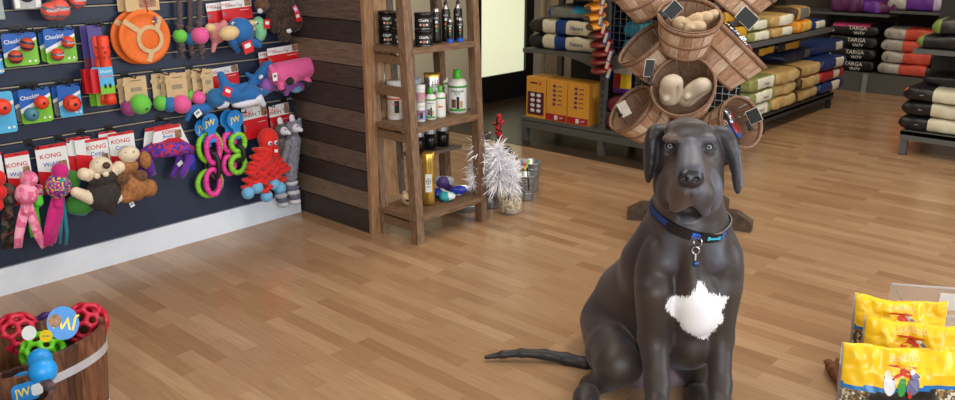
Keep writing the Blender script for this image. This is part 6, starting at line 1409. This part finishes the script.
# ---- clear bin with bird food
ybag = mat('birdfood_yellow_film', (255, 206, 36), .28, var=.04, scale=12); bbl = mat('birdfood_blue_band', (30, 120, 190), .3); seedm = multi('seed_mix_window', [(190, 180, 160), (90, 80, 60), (150, 120, 70), (220, 215, 200)], 120); film = mat('clear_film_edge', (225, 225, 225), .15, var=0, alpha=.45)
def birdbag(tl, tr, z, label, full, seed, tilt=.25, H_=.26, dip=.0):
    """tl, tr: photo positions of the two top corners at height z"""
    a, b_ = at_z(tl[0], tl[1], z), at_z(tr[0], tr[1], z); xd = (b_ - a); w_ = xd.length; xd.normalize(); nrm = Vector((xd.y, -xd.x, 0)).normalized()
    if nrm.dot(CP - a) < 0: nrm = -nrm
    upd = (Vector((0, 0, 1)) * math.cos(tilt) - nrm * math.sin(tilt)).normalized(); nn = xd.cross(upd)
    M = basis((a + b_) / 2 - upd * H_, xd, upd, nn); root = thing('bird_food_bag', label, 'bag of bird food', M, 'bird food bags on the floor')
    nu, nv = 60, 40
    def P(u, v, s_):
        f = max(0, 1 - abs(u) ** 4) ** .5 * max(0, min(1, (1 - v) * 3.2)) ** .6 * min(1, v * 12 + .15) ** .5
        nz_ = mnoise.noise(Vector((u * 2.5 + seed, v * 3.5, 1.3 * s_))) + .5 * mnoise.noise(Vector((u * 7 + seed, v * 8, s_)))
        wv = .006 * math.sin(u * 5 + seed) * v; return Vector((u * w_ / 2, v * H_ * (1 - dip * (1 - u * u) * v) + .008 * mnoise.noise(Vector((u * 2, seed, 0))) * v, s_ * (.045 * f * (1 + .3 * nz_) + .0006) + .012 * nz_ * (v > .7) + wv))
    def zone(u, v):
        if abs(u) > .955: return film
        arc = .36 - .18 * (1 - u * u)
        if v > .56 + .05 * math.sin(u * 2): return ybag
        if v > .50 + .05 * math.sin(u * 2) : return bbl
        if (u / .55) ** 2 + ((v - .50) / .42) ** 2 < 1: return blkp
        return seedm
    vs = []; fs = []; ms = []; row = nu + 1
    for s_ in (1, -1):
        for j in range(nv + 1):
            for i in range(nu + 1): vs.append(P(i / nu * 2 - 1, j / nv, s_))
    off = (nv + 1) * row
    for k_, s_ in enumerate((1, -1)):
        for j in range(nv):
            for i in range(nu):
                p = k_ * off + j * row + i; q = (p, p + 1, p + 1 + row, p + row); fs.append(q if s_ > 0 else q[::-1]); ms.append(zone((i + .5) / nu * 2 - 1, (j + .5) / nv))
    for j in range(nv):
        for i in (0, nu): p = j * row + i; fs.append((p, p + row, p + row + off, p + off)); ms.append(film)
    for i in range(nu):
        for j in (0, nv): p = j * row + i; fs.append((p, p + 1, p + 1 + off, p + off)); ms.append(ybag if j else seedm)
    m = MB(); m.add(vs, fs, ms, None, True); m.build('film_bag', root)
    m = MB()
    def flat(poly, z, mt):   # print laid onto the bulging front
        vs_ = [];
        for (x, y) in poly: q = P(x / (w_ / 2), y / H_, 1); vs_.append((q.x, q.y, q.z + z))
        m.add(vs_, [list(range(len(vs_)))], mt)
    par = mat('parrot_red', (214, 60, 30), .4); pw = mat('parrot_white', (236, 236, 240), .4); pg = mat('parrot_grey', (120, 120, 160), .4); pgn = mat('parrot_green', (60, 160, 70), .4)
    cx = .0
    def el(x, y, rx, ry, mt, z=.002, rot=0): flat([(x + rx * math.cos(t_) * math.cos(rot) - ry * math.sin(t_) * math.sin(rot), y + rx * math.cos(t_) * math.sin(rot) + ry * math.sin(t_) * math.cos(rot)) for t_ in np.linspace(0, 6.283, 17)[:-1]], z, mt)
    yb = H_ * .80; el(cx - .005, yb, .045, .004, par, .003, -.06); el(cx + .004, yb - .018, .02, .011, par, .0035, -.4); el(cx - .02, yb - .026, .016, .005, par, .003, .5); el(cx + .022, yb - .014, .009, .008, pw, .004); el(cx + .034, yb - .022, .010, .006, pg, .004, -.6)
    wt = mat('print_orange_white', (250, 226, 150), .4); v, f = text_mesh('SUNSEED'); k_ = .018 / .7
    for s2, yy, kk in (('SUNSEED', H_ * .895, .016), ('VITA', H_ * .94, .009)):
        v, f = text_mesh(s2); k_ = kk / .7; vs_ = []
        for q in v:
            x, y = q.x * k_ * 1.0, yy + q.y * k_ - (q.x * k_) ** 2 * 1.2; pq = P(x / (w_ / 2), y / H_, 1); vs_.append((pq.x, pq.y, pq.z + .003))
        m.add(vs_, f, wt)
    if full:
        el(-.045, H_ * .58, .017, .036, pw, .004, .1); el(-.05, H_ * .70, .010, .014, mat('parrot_cream', (240, 236, 200), .4), .005); el(-.008, H_ * .55, .013, .028, pgn, .004); el(-.006, H_ * .64, .009, .009, pgn, .005); el(.025, H_ * .58, .017, .034, pg, .0045, -.12); el(.026, H_ * .69, .011, .011, pg, .0055); el(.02, H_ * .46, .006, .014, par, .005, .2); el(-.035, H_ * .66, .003, .003, cblk, .0065); el(.03, H_ * .70, .002, .002, cblk, .0065)
        v, f = text_mesh('Parrot'); vs_ = []
        for q in v: x, y = q.x * .03, H_ * .30 + q.y * .03; pq = P(x / (w_ / 2), y / H_, 1); vs_.append((pq.x, pq.y, pq.z + .003))
        m.add(vs_, f, wt)
    m.build('printed_parrots', root); return root
birdbag((855, 293), (948, 300), .25, 'rearmost yellow bird food bag, next to the clear bin', False, 3, tilt=.12, H_=.24, dip=.07)
birdbag((865, 314), (962, 326), .26, 'yellow bird food bag in the middle of the row of three', False, 5, tilt=.12, H_=.25, dip=.04)
birdbag((842, 342), (966, 352), .27, 'front yellow bird food bag with cockatoo, green and grey parrots', True, 9, tilt=.12, H_=.262)
# bin: open clear box standing round the bags
q0, q1 = at_z(860, 372, .0), at_z(925, 262, .0)
m = MB(); a, b_ = Vector((2.80, .28, 0)), None
bc0 = Vector((2.98, .50, 0)); yawb = math.atan2(-.28, .17) 
cb = mat('clear_bin_plastic', (238, 240, 240), .06, var=0, alpha=.10)
Mb = T(3.40, .60, 0) @ RZ(math.atan2(-.86, .5)); root = thing('clear_storage_bin', 'clear plastic bin standing on the floor behind the yellow bird food bags', 'bin', Mb)
W2, D2, Hb = .34, .28, .175; m = MB()
m.box((0, 0, .004), (W2, D2, .006), cb); m.box((0, D2 / 2, Hb / 2), (W2, .004, Hb), cb); m.box((0, -D2 / 2, Hb / 2), (W2, .004, Hb), cb); m.box((-W2 / 2, 0, Hb / 2), (.004, D2, Hb), cb); m.box((W2 / 2, 0, Hb / 2), (.004, D2, Hb), cb); m.build('bin_walls', root); m = MB(); m.box((.06, D2 / 2 - .01, .12), (.09, .004, .07), lidw); m.build('white_label', root)
m = MB(); cbr = mat('clear_bin_rim', (225, 228, 228), .1, var=0, alpha=.35)
m.tube([(-W2 / 2, -D2 / 2, Hb), (W2 / 2, -D2 / 2, Hb), (W2 / 2, D2 / 2, Hb), (-W2 / 2, D2 / 2, Hb)], .005, cbr, 8, closed=True); m.build('bin_rim', root)
# chewed root on the floor
rootm = mat('gnarled_root', (112, 66, 36), .8, var=.45, scale=40, bump=1.0); o = at_z(840, 378, 0)
B_ = Blob(.004, .012); rp = lambda px, py, z: at_z(px, py, z) - o
B_.chain([rp(829, 361, .03), rp(834, 370, .035), rp(842, 382, .03), rp(850, 396, .025), rp(856, 412, .02)], [.014, .019, .015, .013, .010], rootm); B_.c(rp(834, 370, .035), rp(838, 359, .055), .012, .009, rootm); B_.c(rp(832, 366, .04), rp(826, 360, .05), .01, .008, rootm); B_.c(rp(842, 382, .03), rp(852, 382, .045), .009, .005, rootm); B_.e(rp(830, 366, .02), .014, rootm)
ro = B_.build('chew_root', None, T(*o), jitter=.001, label='gnarled brown chew root on the floor left of the bird food', cat='dog chew'); zmin = min(v.co.z for v in ro.data.vertices); ro.location.z -= zmin
